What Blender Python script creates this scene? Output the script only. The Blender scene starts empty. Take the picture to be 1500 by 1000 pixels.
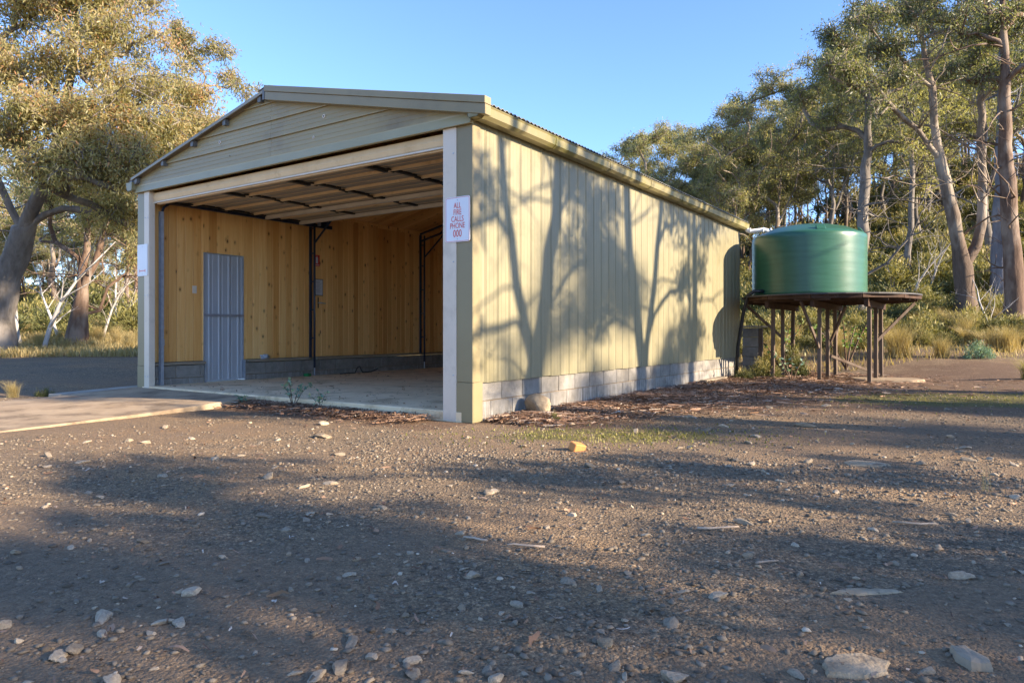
import bpy, bmesh, math, random
import numpy as np
from mathutils import Vector, Matrix
R = math.radians
rnd = random.Random(7)
S = bpy.context.scene
COL = S.collection

# ------------------------------------------------------------------ camera, sky, sun, exposure
EYE = 0.91
cam_d = bpy.data.cameras.new('camera'); cam = bpy.data.objects.new('camera', cam_d); COL.objects.link(cam)
cam.location = (0, 0, EYE); cam.rotation_euler = (R(90), 0, 0)
cam_d.sensor_width = 36.0; cam_d.lens = 24.62; cam_d.shift_y = -14 / 1500.0
cam_d.clip_start = 0.05; cam_d.clip_end = 3000
S.camera = cam
SUN_AZ = -25.0      # degrees from +X, anticlockwise
SUN_EL = 20.0
W = bpy.data.worlds.new('World'); S.world = W; W.use_nodes = True
nt = W.node_tree
bg = nt.nodes['Background']
sky = nt.nodes.new('ShaderNodeTexSky'); sky.sky_type = 'NISHITA'; sky.sun_disc = False
sky.sun_elevation = R(SUN_EL); sky.sun_rotation = R(90 - SUN_AZ)
sky.air_density = 1.0; sky.dust_density = 0.1; sky.ozone_density = 6.0; sky.altitude = 900
tintn = nt.nodes.new('ShaderNodeMix'); tintn.data_type = 'RGBA'; tintn.blend_type = 'MULTIPLY'; tintn.inputs[0].default_value = 1.0; tintn.inputs[7].default_value = (1.14, .98, .97, 1)
nt.links.new(sky.outputs[0], tintn.inputs[6]); nt.links.new(tintn.outputs[2], bg.inputs[0]); bg.inputs[1].default_value = 0.15
sd = bpy.data.lights.new('sun', 'SUN'); sun = bpy.data.objects.new('sun', sd); COL.objects.link(sun)
sd.energy = 5.0; sd.angle = R(0.53); sd.color = (1.0, 0.84, 0.64)
sv = Vector((math.cos(R(SUN_AZ)) * math.cos(R(SUN_EL)), math.sin(R(SUN_AZ)) * math.cos(R(SUN_EL)), math.sin(R(SUN_EL))))
sun.rotation_euler = sv.to_track_quat('Z', 'Y').to_euler()
sun.location = sv * 100
S.view_settings.view_transform = 'Standard'; S.view_settings.look = 'None'
S.view_settings.gamma = 1.0; S.view_settings.use_curve_mapping = False
S.view_settings.exposure = 1.6
S.render.engine = 'CYCLES'
S.cycles.max_bounces = 8; S.cycles.diffuse_bounces = 5; S.cycles.glossy_bounces = 3
S.cycles.transmission_bounces = 4; S.cycles.transparent_max_bounces = 8
S.cycles.use_denoising = True

# ------------------------------------------------------------------ helpers: materials
def N(t, kind, **kw):
    n = t.nodes.new(kind)
    for k, v in kw.items(): setattr(n, k, v)
    return n
def new_mat(name, rough=0.6, spec=0.4, metal=0.0):
    m = bpy.data.materials.new(name); m.use_nodes = True
    t = m.node_tree; b = t.nodes['Principled BSDF']
    b.inputs['Roughness'].default_value = rough
    b.inputs['Specular IOR Level'].default_value = spec
    b.inputs['Metallic'].default_value = metal
    return m, t, b
def ramp(t, fac, stops, interp='LINEAR'):
    r = N(t, 'ShaderNodeValToRGB'); r.color_ramp.interpolation = interp
    e = r.color_ramp.elements
    while len(e) < len(stops): e.new(0.5)
    for i, (p, c) in enumerate(stops):
        e[i].position = p; e[i].color = (c[0], c[1], c[2], 1)
    t.links.new(fac, r.inputs[0]); return r.outputs[0]
def coords(t, space='world', scale=(1, 1, 1), rand=0.0):
    if space == 'world': o = N(t, 'ShaderNodeNewGeometry').outputs['Position']
    else: o = N(t, 'ShaderNodeTexCoord').outputs['Object']
    if rand:
        oi = N(t, 'ShaderNodeObjectInfo'); a = N(t, 'ShaderNodeVectorMath', operation='SCALE')
        cb = N(t, 'ShaderNodeCombineXYZ')
        for k in range(3): t.links.new(oi.outputs['Random'], cb.inputs[k])
        t.links.new(cb.outputs[0], a.inputs[0]); a.inputs['Scale'].default_value = rand
        ad = N(t, 'ShaderNodeVectorMath', operation='ADD')
        t.links.new(o, ad.inputs[0]); t.links.new(a.outputs[0], ad.inputs[1]); o = ad.outputs[0]
    mp = N(t, 'ShaderNodeMapping'); mp.inputs['Scale'].default_value = scale
    t.links.new(o, mp.inputs[0]); return mp.outputs[0]
def noise(t, vec, scale, detail=4, rough=0.6):
    n = N(t, 'ShaderNodeTexNoise'); n.inputs['Scale'].default_value = scale
    n.inputs['Detail'].default_value = detail; n.inputs['Roughness'].default_value = rough
    t.links.new(vec, n.inputs['Vector']); return n.outputs[0]
def mixc(t, fac, a, b, mode='MIX'):
    n = N(t, 'ShaderNodeMix', data_type='RGBA', blend_type=mode)
    for s, v in ((0, fac), (6, a), (7, b)):
        if isinstance(v, (int, float)): n.inputs[s].default_value = v
        elif isinstance(v, tuple): n.inputs[s].default_value = (v[0], v[1], v[2], 1)
        else: t.links.new(v, n.inputs[s])
    return n.outputs[2]
def mth(t, op, a, b=0.0):
    n = N(t, 'ShaderNodeMath', operation=op)
    for i, v in enumerate((a, b)):
        if isinstance(v, (int, float)): n.inputs[i].default_value = v
        else: t.links.new(v, n.inputs[i])
    return n.outputs[0]
def bump(t, b, h, strength=0.3, dist=0.02):
    n = N(t, 'ShaderNodeBump'); n.inputs['Strength'].default_value = strength; n.inputs['Distance'].default_value = dist
    t.links.new(h, n.inputs['Height']); t.links.new(n.outputs[0], b.inputs['Normal'])
def simple(name, c1, c2, scale=4.0, rough=0.6, spec=0.4, metal=0.0, bmp=0.0, bscale=None, stretch=(1, 1, 1), piece=0.0, space='world', dirt=None, dirt_scale=1.0, dirt_lo=0.55):
    m, t, b = new_mat(name, rough, spec, metal)
    v = coords(t, space, stretch, 13.0 if piece else 0.0)
    n = noise(t, v, scale, 5)
    col = ramp(t, n, [(0.3, c1), (0.7, c2)])
    if piece:
        oi = N(t, 'ShaderNodeObjectInfo')
        k = mth(t, 'ADD', mth(t, 'MULTIPLY', oi.outputs['Random'], piece), 1 - piece / 2)
        col = mixc(t, 1.0, col, k, 'MULTIPLY')
    if dirt:
        dn = noise(t, coords(t, 'world'), dirt_scale, 6, 0.7)
        col = mixc(t, ramp(t, dn, [(dirt_lo, (0, 0, 0)), (dirt_lo + 0.2, (1, 1, 1))]), col, dirt)
    t.links.new(col, b.inputs['Base Color'])
    if bmp: bump(t, b, noise(t, v, bscale or scale * 6, 4), bmp, 0.01)
    return m

M = {}
M['cream'] = simple('cream_painted_steel', (.228, .20, .115), (.265, .233, .14), 1.3, .42, .4, stretch=(6, 6, .5), piece=.07, bmp=.04, bscale=30, dirt=(.195, .168, .09), dirt_scale=1.4, dirt_lo=.54)
M['trim'] = simple('olive_trim_steel', (.235, .19, .098), (.27, .222, .118), 1.6, .4, .4, bmp=.05, bscale=9, dirt=(.20, .165, .09), dirt_scale=2.0)
M['gable'] = simple('gable_board_steel', (.285, .225, .108), (.335, .27, .135), 1.1, .42, .4, stretch=(.6, .6, 5), piece=.06, bmp=.04, bscale=20, dirt=(.22, .17, .088), dirt_scale=1.0, dirt_lo=.54)
M['header'] = simple('pale_green_flashing', (.335, .29, .16), (.38, .335, .195), 2.0, .38, .45, bmp=.04, bscale=8)
M['gutter'] = simple('mossy_gutter_steel', (.22, .185, .088), (.27, .23, .118), 1.6, .4, .45, dirt=(.19, .17, .05), dirt_scale=2.6, dirt_lo=.46)
M['white'] = simple('white_flashing', (.64, .545, .425), (.69, .595, .475), 2.0, .42, .4, bmp=.04, bscale=7, dirt=(.53, .45, .35), dirt_scale=3)
M['roof'] = simple('weathered_roof_steel', (.20, .19, .15), (.30, .28, .22), 2.0, .5, .4, dirt=(.12, .11, .07), dirt_scale=1.5)
M['galv'] = simple('galvanised_steel', (.36, .39, .43), (.50, .53, .58), 14, .38, .5, metal=.5, bmp=.04)
M['steel'] = simple('dull_purlin_steel', (.10, .10, .10), (.17, .165, .16), 9, .5, .4, metal=.2)
M['navy'] = simple('navy_painted_steel', (.012, .022, .045), (.02, .034, .065), 5, .4, .5)
M['black'] = simple('black_plastic', (.012, .012, .013), (.022, .022, .022), 9, .45, .5)
M['zinc'] = simple('blue_grey_sheet', (.36, .38, .41), (.43, .45, .48), 2.5, .45, .4, metal=.05, stretch=(5, 5, .6))
M['doorpanel'] = simple('door_panel_backing', (.30, .26, .20), (.37, .32, .25), 2.5, .5, .3, stretch=(.5, 3, 3))
M['doorbeige'] = simple('beige_door_steel', (.66, .48, .27), (.76, .58, .35), 3.0, .45, .4, dirt=(.52, .36, .19), dirt_scale=4)
M['strut'] = simple('pale_door_strut', (.58, .52, .42), (.68, .62, .52), 5.0, .45, .4)
M['block'] = simple('grey_concrete_block', (.215, .197, .17), (.31, .285, .25), 9, .92, .2, bmp=.7, bscale=130, piece=.16, dirt=(.155, .14, .12), dirt_scale=2.2, dirt_lo=.5)
def streak_blocks():
    m = M['block']; t = m.node_tree; b = t.nodes['Principled BSDF']; src = b.inputs['Base Color'].links[0].from_socket
    st = noise(t, coords(t, 'world', (1, 1, .12)), 26, 4, .7); sx = N(t, 'ShaderNodeSeparateXYZ'); t.links.new(coords(t, 'world'), sx.inputs[0])
    band = ramp(t, sx.outputs[2], [(.02, (1, 1, 1)), (.19, (.55, .55, .55)), (.23, (0, 0, 0))])
    fac = mixc(t, 1.0, ramp(t, st, [(.50, (0, 0, 0)), (.66, (.8, .8, .8))]), band, 'MULTIPLY')
    t.links.new(mixc(t, fac, src, (.45, .43, .395)), b.inputs['Base Color'])
streak_blocks()
M['mortar'] = simple('sandy_mortar', (.22, .165, .11), (.29, .225, .155), 12, .95, .1, bmp=.5, bscale=90)
M['sill'] = simple('grey_sill_timber', (.26, .21, .15), (.38, .31, .22), 5, .8, .2, stretch=(1, 1, 4), bmp=.2, bscale=40, piece=.2)
M['concrete'] = simple('pale_concrete', (.34, .30, .24), (.43, .385, .315), 3, .9, .2, bmp=.4, bscale=70, dirt=(.25, .22, .175), dirt_scale=1.1, dirt_lo=.5)
M['dusty'] = simple('dusty_sandy_slab', (.74, .55, .33), (.86, .68, .44), 2.2, .92, .15, bmp=.3, bscale=50, dirt=(.40, .29, .17), dirt_scale=2.4, dirt_lo=.5)
M['apron'] = simple('worn_gravelly_concrete', (.36, .26, .165), (.48, .36, .235), 2.5, .93, .15, bmp=.6, bscale=120, dirt=(.20, .145, .095), dirt_scale=2.1, dirt_lo=.46)
M['rust'] = simple('rusty_brown_timber', (.035, .019, .012), (.085, .043, .023), 6, .75, .25, stretch=(1, 1, .25), bmp=.25, bscale=40, dirt=(.20, .17, .14), dirt_scale=2.5, dirt_lo=.6)
M['post'] = simple('weathered_post_timber', (.085, .052, .034), (.19, .148, .115), 7, .8, .2, stretch=(1, 1, .15), bmp=.3, bscale=50)
M['deckiron'] = simple('dark_corrugated_iron', (.045, .045, .05), (.10, .09, .085), 5, .6, .4, bmp=.1)
M['pvc'] = simple('white_pvc', (.72, .71, .69), (.80, .79, .77), 5, .35, .5, dirt=(.45, .42, .33), dirt_scale=7)
M['signwhite'] = simple('white_sign_face', (.70, .71, .75), (.75, .76, .79), 4, .35, .5)
M['red'] = simple('red_print', (.62, .045, .03), (.70, .06, .04), 5, .4, .4)
M['pinkred'] = simple('faded_red_print', (.68, .22, .22), (.72, .28, .27), 5, .4, .4)
M['paper'] = simple('printed_paper', (.56, .54, .56), (.62, .60, .61), 6, .6, .3)
M['grey_ink'] = simple('grey_ink', (.22, .21, .22), (.30, .29, .30), 6, .6, .3)
M['green_plastic'] = simple('green_plastic', (.01, .17, .05), (.015, .22, .07), 6, .4, .5)
M['rag'] = simple('grey_blue_cloth', (.28, .31, .38), (.55, .56, .60), 22, .9, .1)
M['brick'] = simple('orange_brick', (.52, .22, .07), (.60, .28, .10), 9, .85, .2, bmp=.3)
M['rock'] = simple('tan_grey_rock', (.25, .195, .135), (.42, .335, .235), 5, .85, .25, bmp=.4, bscale=26, piece=.7, space='object')
M['pale_rock'] = simple('pale_sandy_rock', (.30, .225, .14), (.46, .355, .235), 14, .9, .2, bmp=.7, bscale=60, space='object', dirt=(.19, .135, .085), dirt_scale=9, dirt_lo=.5)
M['stick'] = simple('dry_stick', (.32, .24, .17), (.48, .38, .29), 9, .8, .2, piece=.4)

def tank_mat():
    m, t, b = new_mat('green_polythene_tank', .33, .5)
    v = coords(t, 'object', (1, 1, 9)); n = noise(t, v, 2.0, 6)
    c = ramp(t, n, [(.3, (.022, .088, .050)), (.7, (.036, .122, .072))])
    d = noise(t, coords(t, 'object', (1.0, 1.0, 14)), 6, 8, .75)
    c = mixc(t, ramp(t, d, [(.66, (0, 0, 0)), (.74, (.6, .6, .6))]), c, (.26, .28, .20))
    t.links.new(c, b.inputs['Base Color']); bump(t, b, n, .06, .01); return m
M['tank'] = tank_mat()

def pine_mat(name, axis, tone=1.0):
    # board length runs along local axis; knots and grain differ from board to board
    m, t, b = new_mat(name, .5, .3)
    g = [22.0, 22.0, 22.0]; g[axis] = 0.9
    k = [0.0, 0.0, 0.0]; k[axis] = 4.2; k[1 if axis != 1 else 0] = 7.0
    v = coords(t, 'object', tuple(g), 37.0); gr = noise(t, v, 1.6, 5, .65)
    oi = N(t, 'ShaderNodeObjectInfo')
    a = ramp(t, gr, [(.25, (.76 * tone, .395 * tone, .125 * tone)), (.5, (.87 * tone, .50 * tone, .18 * tone)), (.75, (.92 * tone, .60 * tone, .25 * tone))])
    hue = ramp(t, oi.outputs['Random'], [(0, (.70, .56, .42)), (.3, (.92, .86, .78)), (.7, (1.08, 1.1, 1.12)), (1, (.82, .68, .52))])
    col = mixc(t, 1.0, a, hue, 'MULTIPLY')
    vo = N(t, 'ShaderNodeTexVoronoi'); vo.inputs['Scale'].default_value = 1.0
    t.links.new(coords(t, 'object', tuple(k), 91.0), vo.inputs['Vector'])
    dn = mth(t, 'ADD', vo.outputs['Distance'], mth(t, 'MULTIPLY', mth(t, 'SUBTRACT', noise(t, coords(t, 'object', (30, 30, 30), 5.0), 1.0, 2), .5), .10))
    halo = ramp(t, dn, [(.09, (1, 1, 1)), (.24, (0, 0, 0))])
    col = mixc(t, mth(t, 'MULTIPLY', halo, .55), col, (.33 * tone, .13 * tone, .032 * tone))
    core = ramp(t, dn, [(.075, (1, 1, 1)), (.115, (0, 0, 0))])
    col = mixc(t, mth(t, 'MULTIPLY', core, .85), col, (.085, .030, .010))
    t.links.new(col, b.inputs['Base Color']); bump(t, b, gr, .08, .004); return m
M['pine'] = pine_mat('knotty_pine_board', 2)
M['pine_ceiling'] = pine_mat('knotty_pine_ceiling_board', 0, .92)

def tint_mat(name, stops, rough=.55, spec=.35, trans=0.0, bmp=None, nscale=None):
    m, t, b = new_mat(name, rough, spec)
    at = N(t, 'ShaderNodeAttribute', attribute_name='tint')
    c = ramp(t, at.outputs['Fac'], stops)
    if nscale:
        n = noise(t, coords(t, 'world'), nscale, 4)
        c = mixc(t, 1.0, c, ramp(t, n, [(.3, (.72, .72, .72)), (.7, (1.2, 1.2, 1.2))]), 'MULTIPLY')
    t.links.new(c, b.inputs['Base Color'])
    if bmp: bump(t, b, noise(t, coords(t, 'world'), bmp, 4), .5, .01)
    if trans:
        tr = N(t, 'ShaderNodeBsdfTranslucent'); mx = N(t, 'ShaderNodeMixShader'); mx.inputs[0].default_value = trans
        t.links.new(mixc(t, 1.0, c, (1.5, 1.45, .75), 'MULTIPLY'), tr.inputs['Color'])
        t.links.new(b.outputs[0], mx.inputs[1]); t.links.new(tr.outputs[0], mx.inputs[2])
        t.links.new(mx.outputs[0], t.nodes['Material Output'].inputs['Surface'])
    return m
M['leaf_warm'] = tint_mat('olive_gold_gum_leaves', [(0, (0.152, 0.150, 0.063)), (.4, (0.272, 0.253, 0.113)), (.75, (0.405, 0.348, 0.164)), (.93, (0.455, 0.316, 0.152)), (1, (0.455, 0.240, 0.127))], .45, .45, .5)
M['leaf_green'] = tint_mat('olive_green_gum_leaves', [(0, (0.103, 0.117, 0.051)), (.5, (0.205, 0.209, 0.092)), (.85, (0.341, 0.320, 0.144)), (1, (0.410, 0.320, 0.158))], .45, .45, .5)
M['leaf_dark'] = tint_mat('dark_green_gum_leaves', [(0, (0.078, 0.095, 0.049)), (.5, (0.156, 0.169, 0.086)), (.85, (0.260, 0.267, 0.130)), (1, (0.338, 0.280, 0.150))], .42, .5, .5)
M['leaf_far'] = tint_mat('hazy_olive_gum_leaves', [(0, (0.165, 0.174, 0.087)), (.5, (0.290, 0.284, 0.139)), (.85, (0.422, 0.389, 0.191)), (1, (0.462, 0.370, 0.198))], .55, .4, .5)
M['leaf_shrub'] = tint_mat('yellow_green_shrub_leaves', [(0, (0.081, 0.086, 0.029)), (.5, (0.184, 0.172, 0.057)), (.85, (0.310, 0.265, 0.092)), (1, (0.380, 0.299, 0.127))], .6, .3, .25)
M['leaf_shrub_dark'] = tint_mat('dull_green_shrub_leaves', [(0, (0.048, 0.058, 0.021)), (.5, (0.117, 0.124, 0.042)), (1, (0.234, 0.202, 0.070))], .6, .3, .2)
M['leaf_blue'] = tint_mat('blue_green_seedling_leaves', [(0, (.10, .19, .14)), (.6, (.19, .29, .21)), (.85, (.34, .40, .20)), (1, (.55, .30, .25))], .5, .4, .25)
M['grass'] = tint_mat('dry_straw_grass', [(0, (.20, .15, .06)), (.5, (.40, .31, .14)), (1, (.56, .46, .25))], .7, .2, .3)
M['grass_green'] = tint_mat('short_green_grass', [(0, (.12, .12, .03)), (.6, (.24, .22, .07)), (1, (.40, .33, .15))], .7, .2, .3)
M['litter'] = tint_mat('bark_litter_strips', [(0, (.09, .052, .034)), (.35, (.21, .118, .072)), (.7, (.33, .205, .13)), (.9, (.43, .32, .23)), (1, (.50, .43, .35))], .75, .2)
M['gravel'] = tint_mat('mixed_gravel', [(0, (.10, .078, .056)), (.4, (.185, .147, .105)), (.75, (.26, .207, .147)), (.92, (.38, .26, .155)), (1, (.50, .41, .30))], .85, .25)
def bark(name, c1, c2, c3, sc=2.2, stocking=None):
    m, t, b = new_mat(name, .85, .2)
    v = coords(t, 'object', (1, 1, .22)); n = noise(t, v, sc * 3, 6, .7); n2 = noise(t, coords(t, 'object', (1, 1, .45)), sc * .7, 4, .6)
    c = ramp(t, n, [(.3, c1), (.65, c2)])
    c = mixc(t, ramp(t, n2, [(.48, (0, 0, 0)), (.6, (1, 1, 1))]), c, c3)
    if stocking:
        sx = N(t, 'ShaderNodeSeparateXYZ'); t.links.new(coords(t, 'object'), sx.inputs[0])
        hgt = mth(t, 'ADD', mth(t, 'MULTIPLY', sx.outputs[2], .1), mth(t, 'MULTIPLY', n2, .5))
        c = mixc(t, ramp(t, hgt, [(.50, (1, 1, 1)), (.66, (0, 0, 0))]), c, ramp(t, n, [(.3, stocking[0]), (.65, stocking[1])]))
    t.links.new(c, b.inputs['Base Color']); bump(t, b, n, .9, .04); return m
M['bark_pale'] = bark('pale_gum_bark', (.13, .10, .075), (.25, .20, .155), (.34, .285, .225), 2.2, ((.075, .052, .038), (.16, .115, .085)))
M['bark_grey'] = bark('grey_gum_bark', (.095, .08, .066), (.19, .165, .14), (.25, .22, .19))
M['bark_red'] = bark('reddish_gum_bark', (.085, .053, .036), (.17, .11, .078), (.25, .19, .145))
M['bark_blue'] = bark('blue_grey_gum_bark', (.10, .10, .115), (.20, .20, .22), (.24, .235, .24))
M['bark_bare'] = bark('bleached_dead_wood', (.36, .32, .28), (.52, .48, .43), (.58, .54, .49))

def ground_mat():
    m, t, b = new_mat('gravelly_earth', .92, .2)
    p = coords(t, 'world')
    big = noise(t, p, .55, 5, .6); mid = noise(t, p, 2.6, 6, .65); fine = noise(t, p, 24, 6, .75)
    c = ramp(t, big, [(.36, (.205, .153, .10)), (.5, (.25, .175, .105)), (.64, (.31, .198, .105))])
    c = mixc(t, ramp(t, mid, [(.46, (0, 0, 0)), (.68, (.8, .8, .8))]), c, (.185, .142, .098))
    vo = N(t, 'ShaderNodeTexVoronoi'); vo.inputs['Scale'].default_value = 62; t.links.new(p, vo.inputs['Vector'])
    vo2 = N(t, 'ShaderNodeTexVoronoi'); vo2.inputs['Scale'].default_value = 140; t.links.new(p, vo2.inputs['Vector'])
    sp = N(t, 'ShaderNodeSeparateColor'); t.links.new(vo.outputs['Color'], sp.inputs[0])
    sp2 = N(t, 'ShaderNodeSeparateColor'); t.links.new(vo2.outputs['Color'], sp2.inputs[0])
    sto = ramp(t, sp.outputs[0], [(0, (.62, .61, .60)), (.6, (1, 1, 1)), (.9, (1.3, 1.27, 1.22)), (1, (1.8, 1.7, 1.55))])
    sto2 = ramp(t, sp2.outputs[1], [(0, (.6, .6, .62)), (.6, (1, 1, 1)), (1, (1.7, 1.65, 1.55))])
    peb = ramp(t, mid, [(.35, (.35, .35, .35)), (.6, (1, 1, 1))])
    c = mixc(t, peb, c, mixc(t, 1.0, c, sto, 'MULTIPLY')); c = mixc(t, .8, c, mixc(t, 1.0, c, sto2, 'MULTIPLY'))
    c = mixc(t, 1.0, c, ramp(t, fine, [(.3, (.72, .72, .72)), (.7, (1.25, 1.25, 1.25))]), 'MULTIPLY')
    z = N(t, 'ShaderNodeAttribute', attribute_name='zone'); sz = N(t, 'ShaderNodeSeparateColor'); t.links.new(z.outputs['Color'], sz.inputs[0])
    def zone(i, lo=.35, hi=.6): return ramp(t, mth(t, 'ADD', sz.outputs[i], mth(t, 'MULTIPLY', mth(t, 'SUBTRACT', mid, .5), .9)), [(lo, (0, 0, 0)), (hi, (1, 1, 1))])
    grass = ramp(t, noise(t, p, 3.3, 6, .7), [(.3, (.16, .125, .055)), (.5, (.30, .235, .105)), (.72, (.40, .32, .16))])
    moss = ramp(t, fine, [(.3, (.085, .085, .02)), (.7, (.18, .165, .04))])
    earth = ramp(t, fine, [(.3, (.12, .072, .042)), (.7, (.24, .155, .095))])
    br = ramp(t, mth(t, 'ADD', z.outputs['Alpha'], mth(t, 'MULTIPLY', mth(t, 'SUBTRACT', mid, .5), 1.2)), [(.3, (0, 0, 0)), (.8, (.6, .6, .6))])
    c = mixc(t, br, c, ramp(t, fine, [(.3, (.19, .13, .08)), (.7, (.28, .192, .118))]))
    c = mixc(t, zone(2), c, earth); c = mixc(t, mth(t, 'MULTIPLY', zone(1), .75), c, moss); c = mixc(t, zone(0), c, grass)
    t.links.new(c, b.inputs['Base Color'])
    h = mth(t, 'ADD', mth(t, 'MULTIPLY', vo.outputs['Distance'], -.9), mth(t, 'ADD', mth(t, 'MULTIPLY', fine, 1.2), mth(t, 'MULTIPLY', vo2.outputs['Distance'], -.4)))
    bump(t, b, h, .8, .016); return m
M['ground'] = ground_mat()

# ------------------------------------------------------------------ helpers: objects and meshes
def link(o, parent=None):
    COL.objects.link(o)
    if parent is not None: o.parent = parent
    return o
def tag(o, label=None, cat=None, group=None, kind=None):
    if label: o['label'] = label
    if cat: o['category'] = cat
    if group: o['group'] = group
    if kind: o['kind'] = kind
    return o
def empty(name, loc=(0, 0, 0), rz=0.0, label=None, cat=None, group=None):
    o = bpy.data.objects.new(name, None); COL.objects.link(o); o.location = loc; o.rotation_euler = (0, 0, rz)
    o.empty_display_size = .2
    return tag(o, label, cat, group)
def ob(name, me, mat=None, parent=None, loc=(0, 0, 0), rot=(0, 0, 0), scale=(1, 1, 1)):
    o = bpy.data.objects.new(name, me)
    if mat is not None and len(me.materials) == 0: me.materials.append(M[mat] if isinstance(mat, str) else mat)
    o.location = loc; o.rotation_euler = rot; o.scale = scale
    return link(o, parent)
class MB:
    def __init__(s): s.v = []; s.f = []
    def add(s, vs, fs):
        n = len(s.v); s.v += [tuple(p) for p in vs]; s.f += [tuple(i + n for i in f) for f in fs]; return s
    def box(s, x0, x1, y0, y1, z0, z1):
        return s.add([(x0, y0, z0), (x1, y0, z0), (x1, y1, z0), (x0, y1, z0), (x0, y0, z1), (x1, y0, z1), (x1, y1, z1), (x0, y1, z1)],
                     [(3, 2, 1, 0), (4, 5, 6, 7), (0, 1, 5, 4), (1, 2, 6, 5), (2, 3, 7, 6), (3, 0, 4, 7)])
    def bar(s, a, b, w, h, up=(0, 0, 1)):
        a = Vector(a); b = Vector(b); d = (b - a).normalized(); sx = d.cross(Vector(up))
        if sx.length < 1e-4: sx = Vector((1, 0, 0))
        sx.normalize(); uz = sx.cross(d); vs = []
        for p in (a, b):
            for i, j in ((-1, -1), (1, -1), (1, 1), (-1, 1)): vs.append(p + sx * (i * w / 2) + uz * (j * h / 2))
        return s.add(vs, [(0, 1, 2, 3), (7, 6, 5, 4), (0, 4, 5, 1), (1, 5, 6, 2), (2, 6, 7, 3), (3, 7, 4, 0)])
    def tube(s, pts, rad, n=8, caps=True):
        pts = [Vector(p) for p in pts]; m = len(pts)
        if not hasattr(rad, '__len__'): rad = [rad] * m
        vs = []; ref = None
        for i, p in enumerate(pts):
            d = (pts[min(i + 1, m - 1)] - pts[max(i - 1, 0)]).normalized()
            if ref is None: ref = d.orthogonal().normalized()
            ref = (ref - d * ref.dot(d)).normalized(); w = d.cross(ref)
            for k in range(n):
                a = 2 * math.pi * k / n; vs.append(p + (ref * math.cos(a) + w * math.sin(a)) * rad[i])
        fs = [(i * n + k, i * n + (k + 1) % n, (i + 1) * n + (k + 1) % n, (i + 1) * n + k) for i in range(m - 1) for k in range(n)]
        if caps: fs += [tuple(range(n - 1, -1, -1)), tuple((m - 1) * n + k for k in range(n))]
        return s.add(vs, fs)
    def prism(s, prof, y0, y1, axis='y'):
        # closed profile of (a, z) extruded along an axis
        n = len(prof)
        mk = (lambda a, z, y: (a, y, z)) if axis == 'y' else (lambda a, z, y: (y, a, z))
        vs = [mk(a, z, y0) for a, z in prof] + [mk(a, z, y1) for a, z in prof]
        fs = [(i, (i + 1) % n, n + (i + 1) % n, n + i) for i in range(n)] + [tuple(range(n - 1, -1, -1)), tuple(range(n, 2 * n))]
        return s.add(vs, fs)
    def mesh(s, name, smooth=False, bevel=0.0):
        me = bpy.data.meshes.new(name); me.from_pydata(s.v, [], s.f)
        bm = bmesh.new(); bm.from_mesh(me)
        if bevel: bmesh.ops.bevel(bm, geom=bm.edges[:], offset=bevel, segments=1, affect='EDGES', clamp_overlap=True)
        bmesh.ops.recalc_face_normals(bm, faces=bm.faces[:]); bm.to_mesh(me); bm.free()
        if smooth: me.polygons.foreach_set('use_smooth', [True] * len(me.polygons))
        return me
    def build(s, name, mat, parent=None, smooth=False, bevel=0.0, loc=(0, 0, 0), rot=(0, 0, 0)):
        return ob(name, s.mesh(name, smooth, bevel), mat, parent, loc, rot)
def box_mesh(name, x0, x1, y0, y1, z0, z1, bevel=0.0): return MB().box(x0, x1, y0, y1, z0, z1).mesh(name, bevel=bevel)
def lathe(name, prof, n=48):
    mb = MB(); vs = []; m = len(prof)
    for r, z in prof:
        for k in range(n):
            a = 2 * math.pi * k / n; vs.append((r * math.cos(a), r * math.sin(a), z))
    fs = [(i * n + k, i * n + (k + 1) % n, (i + 1) * n + (k + 1) % n, (i + 1) * n + k) for i in range(m - 1) for k in range(n)]
    return mb.add(vs, fs).mesh(name, True)
def np_mesh(name, V, F, tint=None, smooth=False):
    # V (n,3), F (m,k) arrays; tint per vertex
    me = bpy.data.meshes.new(name); V = np.asarray(V, np.float32); F = np.asarray(F, np.int32)
    k = F.shape[1]; me.vertices.add(len(V)); me.vertices.foreach_set('co', V.ravel())
    me.loops.add(F.size); me.loops.foreach_set('vertex_index', F.ravel())
    me.polygons.add(len(F)); me.polygons.foreach_set('loop_start', np.arange(0, F.size, k, dtype=np.int32))
    me.update(calc_edges=True)
    if tint is not None:
        at = me.attributes.new('tint', 'FLOAT', 'POINT'); at.data.foreach_set('value', np.asarray(tint, np.float32))
    if smooth: me.polygons.foreach_set('use_smooth', np.ones(len(F), bool))
    me.validate(); return me
def at(px, py, Y): return Vector(((px - 750) / 1026.0 * Y, Y, EYE + (486 - py) / 1026.0 * Y))   # a sighted point at depth Y metres

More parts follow.
